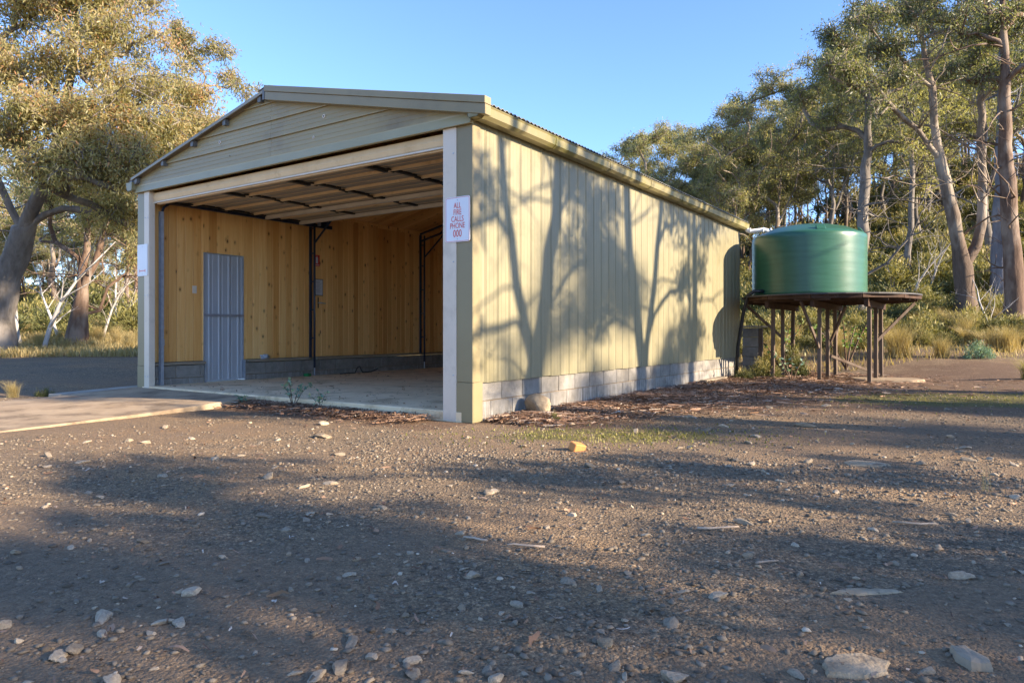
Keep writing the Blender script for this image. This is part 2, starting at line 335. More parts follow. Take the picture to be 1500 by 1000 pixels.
# ------------------------------------------------------------------ terrain
SH_A = R(34.1); SU = np.array((math.sin(SH_A), math.cos(SH_A))); SX = np.array((math.cos(SH_A), -math.sin(SH_A))); SC = np.array((-.395, 7.0))
SW, SL = 6.3, 9.15
def to_shed(x, y):
    dx, dy = x - SC[0], y - SC[1]; return dx * SX[0] + dy * SX[1], dx * SU[0] + dy * SU[1]
def from_shed(a, b): return SC[0] + a * SX[0] + b * SU[0], SC[1] + a * SX[1] + b * SU[1]
def sstep(a, b, x):
    t = np.clip((x - a) / (b - a), 0, 1); return t * t * (3 - 2 * t)
def softp(x, k): return k * np.logaddexp(0, x / k)
_ph = np.random.RandomState(3).rand(24, 4)
def wavy(x, y, f0, n=6, seed=0):
    o = 0
    for i in range(n):
        a = _ph[(i + seed) % 24]; th = a[0] * 6.28; f = f0 * (1.0 + 1.7 * a[1] + .5 * i)
        o = o + np.sin((x * math.cos(th) + y * math.sin(th)) * f + a[2] * 6.28) / (1 + .4 * i)
    return o / n
def ground_z(x, y):
    x = np.asarray(x, float); y = np.asarray(y, float)
    w = sstep(.1, .75, x / np.maximum(y, 1))
    far = np.minimum(y, 70) + .25 * np.maximum(y - 70, 0)
    hr = .13 * softp(far - 14, 1.5) + .24 * softp(far - 24, 3)
    hl = .065 * softp(far - 11.5, 2)
    z = hl * (1 - w) + hr * w
    a, b = to_shed(x, y)
    d = np.hypot(np.maximum(np.maximum(-SW - a, a), 0), np.maximum(np.maximum(-b, b - SL), 0))
    z = z * sstep(.8, 5, d)
    z = z * sstep(1.6, 4.0, np.hypot(x - 6.2, y - 13.7))
    rough = sstep(.25, 1.2, d)
    z = z + rough * (.012 * wavy(x, y, 1.1) + .006 * wavy(x, y, 4.0, 6, 5)) + sstep(15, 30, np.hypot(x, y)) * .25 * wavy(x, y, .35, 6, 9)
    return z - .004
def bare_soil(x, y): return sstep(-.16, .16, wavy(x * .55 + .25 * y, y * 1.25 - .15 * x, .85, 6, 3))
def gz(x, y): return float(ground_z(x, y))
def build_ground():
    def axis(n, near, far): 
        u = np.linspace(-1, 1, n); return np.sign(u) * (near * np.abs(u) + far * np.abs(u) ** 4.5)
    gx = axis(311, 12, 420); gy = axis(311, 12, 420) + 6
    X, Y = np.meshgrid(gx, gy); Z = ground_z(X, Y)
    V = np.stack([X.ravel(), Y.ravel(), Z.ravel()], 1); n = len(gx)
    i = np.arange(n * len(gy)).reshape(len(gy), n)
    F = np.stack([i[:-1, :-1].ravel(), i[:-1, 1:].ravel(), i[1:, 1:].ravel(), i[1:, :-1].ravel()], 1)
    me = np_mesh('ground', V, F, smooth=True)
    x, y = V[:, 0], V[:, 1]; a, b = to_shed(x, y)
    back = 15.2 + 1.2 * wavy(x, y, .5)
    gr = np.where(x < 0, sstep(0, 2.0, y + .35 * (x + 7) - 16.0 + 1.0 * wavy(x, y, .6)), sstep(0, 2.5, y - back - .8))
    gr = np.maximum(gr, sstep(14, 30, np.hypot(x, y - 4)))
    moss = sstep(.0, .7, 1 - np.hypot((x - 6.2) / 3.2, (y - 9.3) / 1.6)) * .75
    moss = np.maximum(moss, .55 * sstep(0, .6, 1 - np.hypot((x - .9) / 1.6, (y - 6.2) / .7)))
    ear = sstep(2.4, .3, a) * (a > -1) * sstep(-.6, .6, b) * sstep(14, 10, b)
    ear = np.maximum(ear, .62 * sstep(6.2, 8.5, y) * (x > 1) * sstep(17, 14.5, y))
    ear = np.maximum(ear, .8 * sstep(-1.2, -.3, b) * (b < .5) * (a < 0) * (a > -3.4))
    c = np.stack([gr, moss, ear, bare_soil(x, y)], 1).astype(np.float32)
    att = me.attributes.new('zone', 'FLOAT_COLOR', 'POINT'); att.data.foreach_set('color', c.ravel())
    o = ob('ground', me, 'ground'); tag(o, 'brown gravelly ground rising to a scrubby hillside', None, None, 'structure')
build_ground()

# ------------------------------------------------------------------ the shed
shed = empty('shed', (SC[0], SC[1], 0), -SH_A, 'cream steel shed with open front, block base and pine lining', 'shed')
EAVE, RIDGE, TANP = 3.10, 3.95, .226
def roof_z(x): return RIDGE - TANP * abs(x + SW / 2)
FL = .105
MB().box(-SW + .12, -.12, -.02, SL - .12, -.20, FL).build('floor_slab', 'dusty', shed, bevel=.012)

# block base: two courses of single blocks on each closed side, mortar behind the joints
def block_wall(name, axis, fixed0, fixed1, a0, a1):
    core = MB()
    if axis == 'y': core.box(fixed0 + .012, fixed1 - .012, a0 + .004, a1 - .004, -.1, .388)
    else: core.box(a0 + .004, a1 - .004, fixed0 + .012, fixed1 - .012, -.1, .388)
    root = core.build(name, 'mortar', shed)
    L = .39
    full = box_mesh('concrete_block', *((fixed0, fixed1, 0, L) if axis == 'y' else (0, L, fixed0, fixed1)), 0, .19, bevel=.004)
    cut = {}
    for row, z in ((0, .002), (1, .202)):
        p = a0 + .004 - (.2 if row == 0 else 0.0)
        while p < a1 - .02:
            q0, q1 = max(p, a0 + .004), min(p + L, a1 - .004)
            if q1 - q0 > .03:
                ln = round(q1 - q0, 3)
                if abs(ln - L) < .002: me = full
                else:
                    me = cut.get(ln)
                    if me is None:
                        me = cut[ln] = box_mesh('concrete_block', *((fixed0, fixed1, 0, ln) if axis == 'y' else (0, ln, fixed0, fixed1)), 0, .19, bevel=.004)
                j = rnd.uniform(-.0025, .0025)
                ob('concrete_block', me, 'block', root, (j, q0, z) if axis == 'y' else (q0, j, z))
            p += L + .01
    return root
block_wall('block_base', 'y', -.215, -.03, .16, SL)
block_wall('block_base', 'y', -SW + .03, -SW + .215, .06, .94)
block_wall('block_base', 'y', -SW + .03, -SW + .215, 1.68, SL)
block_wall('block_base', 'x', SL - .215, SL - .03, -SW + .22, -.22)

# right wall: 42 lapped vertical sheets, each its own piece
PW = SL / 42
def cladding_panel(name):
    w = PW
    prof = [(-.030, 0), (-.014, 0), (-.014, .009), (.000, .020), (.000, w * .33), (-.0025, w * .335), (0, w * .34), (0, w * .66), (-.0025, w * .665), (0, w * .67), (.0, w - .016), (.007, w - .010), (.007, w - .002), (-.030, w - .002)]
    mb = MB(); n = len(prof); z0, z1 = .395, EAVE
    vs = [(a, y, z0) for a, y in prof] + [(a, y, z1) for a, y in prof]
    mb.add(vs, [(i, (i + 1) % n, n + (i + 1) % n, n + i) for i in range(n)] + [tuple(range(n - 1, -1, -1)), tuple(range(n, 2 * n))])
    return mb.mesh(name)
pm = cladding_panel('cladding_panel')
rw = MB().box(-.075, -.033, .05, SL - .03, .41, EAVE - .02).build('side_wall', 'trim', shed)
for i in range(42): ob('cladding_panel', pm, 'cream', rw, (rnd.uniform(-.0012, .0012), i * PW + .001, rnd.uniform(-.006, .003)))
lw = MB().box(-SW + .033, -SW + .075, .05, SL - .03, .41, EAVE - .02).build('side_wall', 'trim', shed)
for i in range(42): ob('cladding_panel', pm, 'cream', lw, (-SW, (i + 1) * PW, 0), (0, 0, math.pi))
# rear wall, sheets to the roof slope
bw = MB().box(-SW + .05, -.05, SL - .075, SL - .033, .41, EAVE - .02).build('rear_wall', 'trim', shed)
for i in range(29):
    w = SW / 29; x0 = -SW + i * w; mb = MB()
    za, zb = roof_z(x0) - .06, roof_z(x0 + w) - .06
    mb.add([(x0 + .002, SL - .03, .4), (x0 + w - .002, SL - .03, .4), (x0 + w - .002, SL, .4), (x0 + .002, SL, .4), (x0 + .002, SL - .03, za), (x0 + w - .002, SL - .03, zb), (x0 + w - .002, SL, zb), (x0 + .002, SL, za)],
           [(3, 2, 1, 0), (4, 5, 6, 7), (0, 1, 5, 4), (1, 2, 6, 5), (2, 3, 7, 6), (3, 0, 4, 7)]).build('cladding_panel', 'cream', bw)
# corner flashings and white door jambs
def corner_trim(x_out, sgn):
    mb = MB()
    for z0, z1, e in ((.0, .40, .003), (.404, 3.02, 0.0)):
        a, b = x_out - sgn * .195, x_out + sgn * (.010 + e)
        mb.box(min(a, b), max(a, b), -.012 - e, .0, z0, z1)
        c, d = x_out - sgn * .002 + sgn * .004, x_out + sgn * (.010 + e)
        mb.box(min(c, d), max(c, d), .001, .115 if z0 > .1 else .155, z0, z1 if z0 < .1 else 3.02)
    mb.build('corner_flashing', 'trim', shed, bevel=.002)
corner_trim(0, 1); corner_trim(-SW, -1)
MB().box(-.365, -.192, -.022, .16, 0.0, 2.985).build('door_jamb', 'white', shed, bevel=.004)
MB().box(-SW + .188, -SW + .322, -.022, .07, 0.0, 2.985).build('door_jamb', 'white', shed, bevel=.004)
for x, zs in ((-.225, (.47, 1.62, 2.72)), (-SW + .22, (.25, 1.45, 2.6)), (-SW + .295, (.25, 1.45, 2.6))):
    for z in zs: MB().tube([(x, -.029, z), (x, -.02, z)], .007, 8).build('screw', 'galv', shed)
# gable boards, split at the centre seam
gb = MB().add([(-SW + .05, .012, 3.02), (-.05, .012, 3.02), (-.05, .012, roof_z(-.05) - .10), (-SW / 2, .012, RIDGE - .10), (-SW + .05, .012, roof_z(-.05) - .10),
               (-SW + .05, .05, 3.02), (-.05, .05, 3.02), (-.05, .05, roof_z(-.05) - .10), (-SW / 2, .05, RIDGE - .10), (-SW + .05, .05, roof_z(-.05) - .10)],
              [(0, 1, 2, 3, 4), (9, 8, 7, 6, 5), (0, 5, 6, 1), (1, 6, 7, 2), (2, 7, 8, 3), (3, 8, 9, 4), (4, 9, 5, 0)]).build('gable', 'trim', shed)
def gable_board(z0, z1, side):
    # a lapped board with shallow pressed lines, cut to the slope of the roof
    def edge(z): return min(SW / 2 + .01, max(.0, (RIDGE - .055 - z) / TANP))
    rows = [(z0, -.026), (z0 + .010, -.027)]
    for k in (1, 2, 3):
        zz = z0 + (z1 - z0) * k / 4; rows += [(zz - .004, -.0262 + .0055 * k), (zz, -.0238 + .0055 * k), (zz + .004, -.0262 + .0055 * k)]
    rows += [(z1 - .002, -.004)]
    vs = []; fs = []
    for z, y in rows:
        e = edge(z); a, b = (.0015, max(e, .0016))
        xa, xb = (-SW / 2 + a, -SW / 2 + b) if side > 0 else (-SW / 2 - b, -SW / 2 - a)
        vs += [(xa, y, z), (xb, y, z)]
    for i in range(len(rows) - 1): fs.append((2 * i, 2 * i + 1, 2 * i + 3, 2 * i + 2))
    n = len(vs); vs += [(x, .010, z) for x, y, z in vs]
    for i in range(len(rows) - 1): fs += [(n + 2 * i + 2, n + 2 * i + 3, n + 2 * i + 1, n + 2 * i), (2 * i, 2 * i + 2, n + 2 * i + 2, n + 2 * i), (2 * i + 1, n + 2 * i + 1, n + 2 * i + 3, 2 * i + 3)]
    fs += [(0, n, n + 1, 1), (n - 2, n - 1, 2 * n - 1, 2 * n - 2)]
    MB().add(vs, fs).build('gable_board', 'gable', gb)
for k, (z0, z1) in enumerate(((3.098, 3.326), (3.326, 3.548), (3.548, 3.770), (3.770, 3.893))):
    for sd_ in (-1, 1): gable_board(z0, z1, sd_)
for x, z, r in ((-2.17, 3.433, .022), (-2.35, 3.213, .017), (-4.22, 3.438, .022), (-4.0, 3.226, .009)):
    MB().tube([(x, -.027, z), (x, -.012, z)], r * .45, 10).build('bolt', 'black', gb)
    if r > .01: MB().tube([(x, -.0245, z), (x, -.012, z)], [r, r * 1.1], 10).build('sealant_patch', 'white', gb)
# header flashing over the opening, kicked out at the bottom
MB().prism([(-.062, 2.985), (-.058, 2.982), (-.024, 3.085), (-.024, 3.100), (.006, 3.100), (.006, 2.990), (-.04, 2.985)], -SW - .014, .012, 'x').build('header_flashing', 'header', shed)
# roof: corrugated sheets on each slope, ridge cap, barge, gutter, purlins
def roof_sheet(name, side, y0, y1):
    per = .076; ny = int((y1 - y0) / per * 6); ex = SW / 2 + .17
    ys = np.linspace(y0, y1, ny + 1); h = .009 * np.cos(2 * np.pi * (ys - y0) / per)
    vs = []; fs = []
    for y, hh in zip(ys, h):
        for dx in (0.02, ex):
            for dz in (0, -.004): vs.append((-SW / 2 + side * dx, y, RIDGE - .024 - TANP * dx + hh + dz))
    for i in range(ny):
        a, b = 4 * i, 4 * i + 4
        fs += [(a, a + 2, b + 2, b), (a + 1, b + 1, b + 3, a + 3), (a + 2, a + 3, b + 3, b + 2)]
    return MB().add(vs, fs)
roof = MB().add([(-SW / 2 - .16, -.10, RIDGE - .035), (-SW / 2, -.10, RIDGE + .012), (-SW / 2 + .16, -.10, RIDGE - .035), (-SW / 2 - .16, SL + .1, RIDGE - .035), (-SW / 2, SL + .1, RIDGE + .012), (-SW / 2 + .16, SL + .1, RIDGE - .035),
                 (-SW / 2, -.10, RIDGE + .004), (-SW / 2, SL + .1, RIDGE + .004)], [(0, 1, 4, 3), (1, 2, 5, 4), (0, 3, 7, 6), (6, 7, 5, 2), (0, 6, 1), (1, 6, 2), (3, 4, 7), (4, 5, 7)]).build('roof', 'roof', shed)
for sd_ in (-1, 1):
    for k in range(12):
        y0 = -.09 + k * .7753
        roof_sheet('roof_sheet', sd_, y0, y0 + .7753 - .001).build('roof_sheet', 'roof', roof, smooth=False)
    for k in range(5):
        dx = .16 + k * .74 + (.0 if k < 4 else -.02); x = -SW / 2 + sd_ * dx; z = RIDGE - .045 - TANP * dx
        MB().box(x - .03, x + .03, -.075, SL + .05, z - .075, z).build('purlin', 'steel', roof)
MB().box(-SW - .02, -SW + .05, -.07, -.012, 3.115, 3.185).build('bracket', 'steel', roof); MB().box(-SW - .10, -SW - .03, -.085, -.03, 3.10, 3.17).build('bracket', 'steel', roof)
# barge capping on the right slope only (the left one is missing)
def slope_bar(name, y0, y1, t0, t1, x0, x1, mat):
    mb = MB(); vs = []
    for x in (x0, x1):
        zt = RIDGE - TANP * abs(x + SW / 2)
        vs += [(x, y0, zt - t1), (x, y1, zt - t1), (x, y1, zt - t0), (x, y0, zt - t0)]
    return mb.add(vs, [(0, 1, 2, 3), (7, 6, 5, 4), (0, 4, 5, 1), (1, 5, 6, 2), (2, 6, 7, 3), (3, 7, 4, 0)]).build(name, mat, roof, bevel=.003)
slope_bar('barge_cap', -.125, -.02, -.012, .062, -SW / 2, .245, 'trim')
slope_bar('barge_board', -.112, -.016, .064, .165, -SW / 2 + .004, .240, 'trim')
slope_bar('roof_edge_trim', -.094, -.088, .012, .055, -SW / 2 - .004, -SW - .06, 'roof')
MB().box(-SW / 2 - .045, -SW / 2 - .004, -.112, -.02, RIDGE - .16, RIDGE - .03).build('barge_end', 'steel', roof)
# gutters in lengths with joiner straps
def gutter(side):
    x0 = .012 if side > 0 else -SW - .012; s_ = side
    prof = [(0, 3.145), (0, 3.035), (s_ * .02, 3.018), (s_ * .115, 3.018), (s_ * .155, 3.05), (s_ * .165, 3.125), (s_ * .175, 3.140), (s_ * .165, 3.150), (s_ * .155, 3.138), (s_ * .145, 3.055), (s_ * .11, 3.026), (s_ * .022, 3.026), (s_ * .008, 3.04), (s_ * .008, 3.145)]
    prof = [(x0 + a, z) for a, z in prof]
    g = MB().prism(prof, -.10, SL + .10).build('gutter', 'gutter', shed)
    for y in (-.02, 1.35, 2.75, 4.1, 5.4, 6.7, 8.0):
        p2 = [(x0 + s_ * a, z) for a, z in ((.004, 3.012), (.118, 3.012), (.161, 3.046), (.172, 3.13), (.166, 3.13), (.156, 3.052), (.114, 3.0185), (.004, 3.0185))]
        MB().prism(p2, y, y + .035).build('gutter_strap', 'gutter', g)
    for y in (-.10, SL + .097):
        MB().prism([(x0 + s_ * a, z) for a, z in ((0, 3.145), (0, 3.035), (.02, 3.018), (.115, 3.018), (.155, 3.05), (.165, 3.145))], y, y + .003).build('gutter_end', 'gutter', g)
    return g
gutter(1); gutter(-1)

# interior lining: pine boards one by one
BW = .1355
DOOR = (.945, 1.675, .12, 2.185)
bm_full = box_mesh('lining_board', 0, .016, .0018, BW - .0018, 0, EAVE - .46, bevel=.006)
def lining(x, sgn, door):
    back = MB()
    if door: back.box(x - sgn * .022, x - sgn * .004, .1, DOOR[0], .43, EAVE - .01).box(x - sgn * .022, x - sgn * .004, DOOR[1], SL - .1, .43, EAVE - .01).box(x - sgn * .022, x - sgn * .004, DOOR[0], DOOR[1], DOOR[3], EAVE - .01)
    else: back.box(x - .01, x + .01, .1, SL - .1, .43, EAVE - .01)
    root = back.build('wall_lining', 'sill', shed)
    n = int((SL - .25) / BW)
    for i in range(n):
        y = .10 + i * BW
        if door and y + BW > DOOR[0] and y < DOOR[1]:
            if y < DOOR[0] - .02 or y + BW > DOOR[1] + .02:
                ya, yb = (y + .0012, DOOR[0]) if y < DOOR[0] else (DOOR[1], y + BW - .0012)
                MB().box(0, .016, ya - y, yb - y, 0, EAVE - .46).build('lining_board', 'pine', root, loc=(x - .004, y, .45))
                ya, yb = (DOOR[0], y + BW - .0012) if y < DOOR[0] else (y + .0012, DOOR[1])
            else: ya, yb = y + .0012, y + BW - .0012
            MB().box(0, .016, ya - y, yb - y, DOOR[3] - .45, EAVE - .46).build('lining_board', 'pine', root, loc=(x - .004, y, .45))
        else:
            ob('lining_board', bm_full, 'pine', root, (x - .004 + rnd.uniform(-.001, .001), y, .45))
    return root
XL = -SW + .15
lining(XL, 1, True)
lining(-.15, -1, False)
rl = MB().box(-SW + .16, -.16, SL - .14, SL - .12, .43, EAVE + .02).build('wall_lining', 'sill', shed)
bm_back = MB().box(.0012, BW - .0012, 0, .016, 0, EAVE - .43).mesh('lining_board', bevel=.004)
for i in range(int((SW - .34) / BW)): ob('lining_board', bm_back, 'pine', rl, (-SW + .17 + i * BW, SL - .157, .45))
# ceiling boards run up each slope
for sd_ in (-1, 1):
    root = None; hw = SW / 2 - .14; ln = hw / math.cos(math.atan(TANP))
    cm = box_mesh('ceiling_board', 0, ln, .0018, BW - .0018, 0, .014, bevel=.005)
    ang = math.atan(TANP)
    cz = EAVE + .0 + .03
    cb = MB(); z_r = cz + TANP * hw
    xs = (-SW / 2 + sd_ * hw, -SW / 2)
    cb.add([(xs[0], .2, cz + .03), (xs[1], .2, z_r + .03), (xs[1], SL - .12, z_r + .03), (xs[0], SL - .12, cz + .03), (xs[0], .2, cz + .018), (xs[1], .2, z_r + .018), (xs[1], SL - .12, z_r + .018), (xs[0], SL - .12, cz + .018)],
           [(0, 1, 2, 3), (7, 6, 5, 4), (0, 4, 5, 1), (1, 5, 6, 2), (2, 6, 7, 3), (3, 7, 4, 0)])
    root = cb.build('ceiling_lining', 'sill', shed)
    for i in range(65):
        y = .22 + i * BW
        if sd_ < 0: ob('ceiling_board', cm, 'pine_ceiling', root, (xs[0], y, cz), (0, -ang, 0))
        else: ob('ceiling_board', cm, 'pine_ceiling', root, (xs[0], y + BW, cz), (0, -ang, math.pi))
    x = xs[0]; MB().box(min(x, x + sd_ * -.022), max(x, x + sd_ * -.022), .2, SL - .13, EAVE - .055, EAVE + .03).build('cornice', 'pine', shed)
# sills on top of the blocks
for a, b in ((.06, .945), (1.72, 3.01), (3.2, 4.62), (4.625, 6.05), (6.06, 7.5), (7.505, 8.9)):
    MB().box(-SW + .07, -SW + .245, a, b, .402 + rnd.uniform(0, .006), .440).build('sill_plank', 'sill', shed, bevel=.003)
for a, b in ((.3, 3.2), (3.204, 6.1), (6.104, 8.9)): MB().box(-.245, -.07, a, b, .402, .438).build('sill_plank', 'sill', shed, bevel=.003)
MB().box(-SW + .25, -.25, SL - .245, SL - .10, .402, .438).build('sill_plank', 'sill', shed, bevel=.003)

# blue-grey side door: ribbed sheets above and below a rail
dr = MB().box(XL - .02, XL + .026, DOOR[0], DOOR[0] + .012, DOOR[2], DOOR[3]).box(XL - .02, XL + .026, DOOR[1] - .012, DOOR[1], DOOR[2], DOOR[3]).box(XL - .02, XL + .026, DOOR[0] + .012, DOOR[1] - .012, DOOR[3] - .012, DOOR[3]).build('side_door', 'galv', shed)
tag(dr, 'blue-grey ribbed sheet door with a mid rail')
def ribbed(z0, z1):
    ys = []; w = DOOR[1] - DOOR[0] - .028; y = 0.0; prof = [(0, 0)]
    for k in range(4):
        c = w * (k + .5) / 4 + .02; prof += [(.0, c - .034), (.010, c - .020), (.010, c + .006), (.0, c + .020), (.0, c + .045), (.004, c + .050), (.0, c + .055)]
    prof += [(0, w), (-.012, w), (-.012, 0)]
    mb = MB(); n = len(prof); y0 = DOOR[0] + .014
    vs = [(XL + .002 + a, y0 + y, z0) for a, y in prof] + [(XL + .002 + a, y0 + y, z1) for a, y in prof]
    mb.add(vs, [(i, (i + 1) % n, n + (i + 1) % n, n + i) for i in range(n)] + [tuple(range(n - 1, -1, -1)), tuple(range(n, 2 * n))])
    return mb.build('door_sheet', 'zinc', dr)
ribbed(.13, 1.164); ribbed(1.202, DOOR[3] - .014)
MB().box(XL - .01, XL + .036, DOOR[0] + .006, DOOR[1] - .006, 1.166, 1.200).build('door_rail', 'grey_ink', dr)
for ya in (DOOR[0] - .005, DOOR[1] - .012): MB().box(-SW + .03, -SW + .222, ya, ya + .017, .106, .44).build('door_reveal', 'galv', shed)
# second, flush door in the lining shows only its lock plate and lever
hd = MB().box(XL + .013, XL + .018, 3.262, 3.285, 1.36, 1.56).build('door_handle', 'black', shed)
MB().tube([(XL + .016, 3.275, 1.455), (XL + .06, 3.275, 1.455), (XL + .064, 3.33, 1.452), (XL + .06, 3.41, 1.445)], [.010, .010, .011, .008], 8).build('lever', 'galv', hd, True)
# portal frames of navy steel: laddered columns, knee braces and rafters
for y in (3.08, 6.13):
    pf = empty('portal_frame'); pf.parent = shed
    for sgn, xo in ((1, XL + .03), (-1, -.15 - .03)):
        xi = xo + sgn * .115
        MB().box(xo - .018, xo + .018, y - .02, y + .02, .44, 3.05).build('chord', 'navy', pf)
        MB().tube([(xi, y, .25), (xi + sgn * -.008, y + .004, 1.3), (xi, y, 3.03)], .019, 8).build('chord', 'navy', pf, True)
        MB().tube([(xi, y, FL), (xi, y, .252)], .013, 8).build('foot_pipe', 'galv', pf)
        for z in (.80, 1.32, 1.84, 2.36, 2.82): MB().bar((xo + sgn * .018, y, z), (xi - sgn * .018, y, z), .02, .022).build('rung', 'navy', pf)
        cx = -SW / 2
        for off in (.0, .16):
            za = 3.07 - off; zb = za + TANP * (abs(cx - xo) - .0)
            MB().bar((xo, y, za), (cx, y, min(zb, 3.80 - off)), .036, .036).build('rafter_chord', 'navy', pf)
        MB().bar((xi, y, 2.55), (xi + sgn * .62, y, 3.07), .026, .026).build('knee_brace', 'navy', pf)
        for k in range(1, 5):
            xa = xo + sgn * k * .58; zt = 3.07 + TANP * k * .58
            MB().bar((xa, y, zt - .14), (xa + sgn * .2, y, zt + .03), .016, .016).build('web', 'navy', pf)
# overhead sectional door, rolled back under the roof
gd = empty('sectional_door'); gd.parent = shed; X0, X1 = -SW + .315, -.315
DH = 2.885
def door_section(y0, y1, z0, z1):
    mb = MB(); vs = []
    for x in (X0, X1):
        vs += [(x, y0 + .003, z0), (x, y1 - .003, z1), (x, y1 - .003, z1 + .03), (x, y0 + .003, z0 + .03)]
    p = mb.add(vs, [(0, 1, 2, 3), (7, 6, 5, 4), (0, 4, 5, 1), (1, 5, 6, 2), (2, 6, 7, 3), (3, 7, 4, 0)]).build('door_section', 'doorpanel', gd)
    for fr, w, d in ((0, .034, .036), (.36, .006, .006), (.68, .006, .006)):
        yy = y0 + (y1 - y0) * fr + .02; zz = z0 + (z1 - z0) * fr
        MB().box(X0, X1, yy, yy + w, zz - d, zz - .001).build('lip' if fr == 0 else 'pressed_line', 'doorbeige', p)
    return p
secs = [(.10, .62, 2.845, 2.90), (.62, 1.16, 2.90, 2.905), (1.16, 1.70, 2.905, 2.905), (1.70, 2.24, 2.905, 2.905), (2.24, 2.78, 2.905, 2.905)]
for a in secs: door_section(*a)
# the curled leading face and its weather strip
MB().prism([(.10, 2.832), (.062, 2.845), (.045, 2.90), (.055, 2.965), (.075, 2.965), (.068, 2.90), (.085, 2.86), (.10, 2.85)], X0, X1, 'x').build('bottom_section', 'doorbeige', gd)
MB().box(X0, X1, .045, .075, 2.815, 2.834).build('bottom_rail', 'strut', gd); MB().box(X0 + .05, X1, .08, .11, 2.800, 2.826).build('weather_strip', 'doorbeige', gd)
for y in (1.98, 2.70): MB().prism([(y, 2.838), (y + .055, 2.838), (y + .055, 2.842), (y + .012, 2.842), (y + .012, 2.897), (y, 2.897)], X0 + .02, X1, 'x').build('strut', 'strut', gd)
for y in (.62, 1.16, 1.70, 2.24):
    for k in range(5):
        x = X0 + .04 + (X1 - X0 - .08) * k / 4
        h_ = MB().box(x - .03, x + .03, y - .045, y + .06, 2.868, 2.884).box(x - .014, x + .014, y + .05, y + .09, 2.855, 2.87).build('hinge', 'black', gd)
for k in range(5):
    x = X0 + .04 + (X1 - X0 - .08) * k / 4
    for a, b in ((.14, .58), (.74, 1.10), (1.28, 1.64), (1.82, 1.96), (2.36, 2.68)): MB().box(x - .035, x + .035, a, b, 2.878 if a > .5 else 2.835, 2.903 if a > .5 else 2.872).build('stile', 'black', gd)
for x in (X0 - .045, X1 + .045):
    tr = MB().box(x - .028, x + .028, .16, 3.50, 2.845, 2.850).box(x - .028, x - .024, .16, 3.50, 2.850, 2.905).box(x + .024, x + .028, .16, 3.50, 2.850, 2.905).build('track', 'navy', gd)
    MB().box(x - .028, x - .024, .17, .22, FL, 2.72).box(x + .024, x + .028, .17, .22, FL, 2.72).box(x - .024, x + .024, .216, .22, FL, 2.72).build('track', 'galv', gd)
    for z in (.5, 1.5, 2.55): MB().box(x - .07, x + .02, .222, .226, z, z + .05).build('track_bracket', 'galv', gd)
    MB().tube([(x, .2, 2.70), (x, .235, 2.79), (x, .33, 2.86)], .02, 6).build('track_bend', 'navy', gd)
    MB().box(x - .1, x + .1, 3.30, 3.34, 2.88, 3.08).build('track_hanger', 'navy', gd)
    MB().box(x + .06, x + .12, 3.12, 3.15, 2.86, 2.93).build('end_stop', 'galv', gd)
# hanging rope by the left jamb and a plug
MB().tube([(XL + .03, .25, 2.66), (XL + .035, .255, 1.9), (XL + .03, .24, 1.25), (XL + .05, .26, 1.1), (XL + .03, .285, .98), (XL + .03, .255, .80)], .006, 6).build('door_cord', 'galv', shed, True)
MB().box(XL + .016, XL + .05, .225, .29, .70, .80).build('cord_weight', 'galv', shed, bevel=.006)

# things fixed to or left in the shed
def to_world(a, b, z): x, y = from_shed(a, b); return (x, y, z)
def text_mesh(body, size, name):
    c = bpy.data.curves.new(name, 'FONT'); c.body = body; c.size = size; c.align_x = 'CENTER'; c.align_y = 'CENTER'; c.extrude = .0006; c.resolution_u = 3
    o = bpy.data.objects.new(name, c); COL.objects.link(o); dg = bpy.context.evaluated_depsgraph_get()
    me = bpy.data.meshes.new_from_object(o.evaluated_get(dg)); bpy.data.objects.remove(o); me.name = name; return me
def rounded_plate(w, h, r, t):
    pts = []
    for cx, cz, a0 in ((w / 2 - r, h / 2 - r, 0), (-w / 2 + r, h / 2 - r, 90), (-w / 2 + r, -h / 2 + r, 180), (w / 2 - r, -h / 2 + r, 270)):
        for k in range(5): a = R(a0 + 22.5 * k); pts.append((cx + r * math.cos(a), cz + r * math.sin(a)))
    return pts
def sign(label, w, h, r, loc, rz, t=.004):
    root = empty('sign', loc, rz, label, 'sign')
    MB().prism(rounded_plate(w, h, r, t), -t, 0).build('board', 'signwhite', root)
    return root
s1 = sign('white sign with red lettering ALL FIRE CALLS PHONE 000 on the right post', .315, .455, .022, to_world(-.168, -.026, 2.045), -SH_A)
po = rounded_plate(.303, .443, .018, 0); pi_ = rounded_plate(.293, .433, .014, 0); n_ = len(po)
MB().add([(x, -.0052, z) for x, z in po] + [(x, -.0052, z) for x, z in pi_] + [(x, -.0035, z) for x, z in po] + [(x, -.0035, z) for x, z in pi_],
         [(i, (i + 1) % n_, n_ + (i + 1) % n_, n_ + i) for i in range(n_)] + [(2 * n_ + i, 2 * n_ + (i + 1) % n_, (i + 1) % n_, i) for i in range(n_)] + [(n_ + i, n_ + (i + 1) % n_, 3 * n_ + (i + 1) % n_, 3 * n_ + i) for i in range(n_)]).build('border', 'pinkred', s1)
for i, (tx, sz, zz) in enumerate((('ALL', .072, .138), ('FIRE', .072, .070), ('CALLS', .072, .002), ('PHONE', .072, -.066), ('000', .094, -.145))):
    ob('lettering', text_mesh(tx, sz, 'lettering'), 'red', s1, (0, -.0052, zz), (R(90), 0, 0), (.80, 1.12, 1))
for zz in (.195, -.197): MB().tube([(0, -.008, zz), (0, -.003, zz)], .006, 8).build('screw', 'galv', s1)
s2 = sign('blank white sign with a small red double-ended bar on the left post', .28, .47, .022, to_world(-SW + .155, -.026, 1.975), -SH_A)
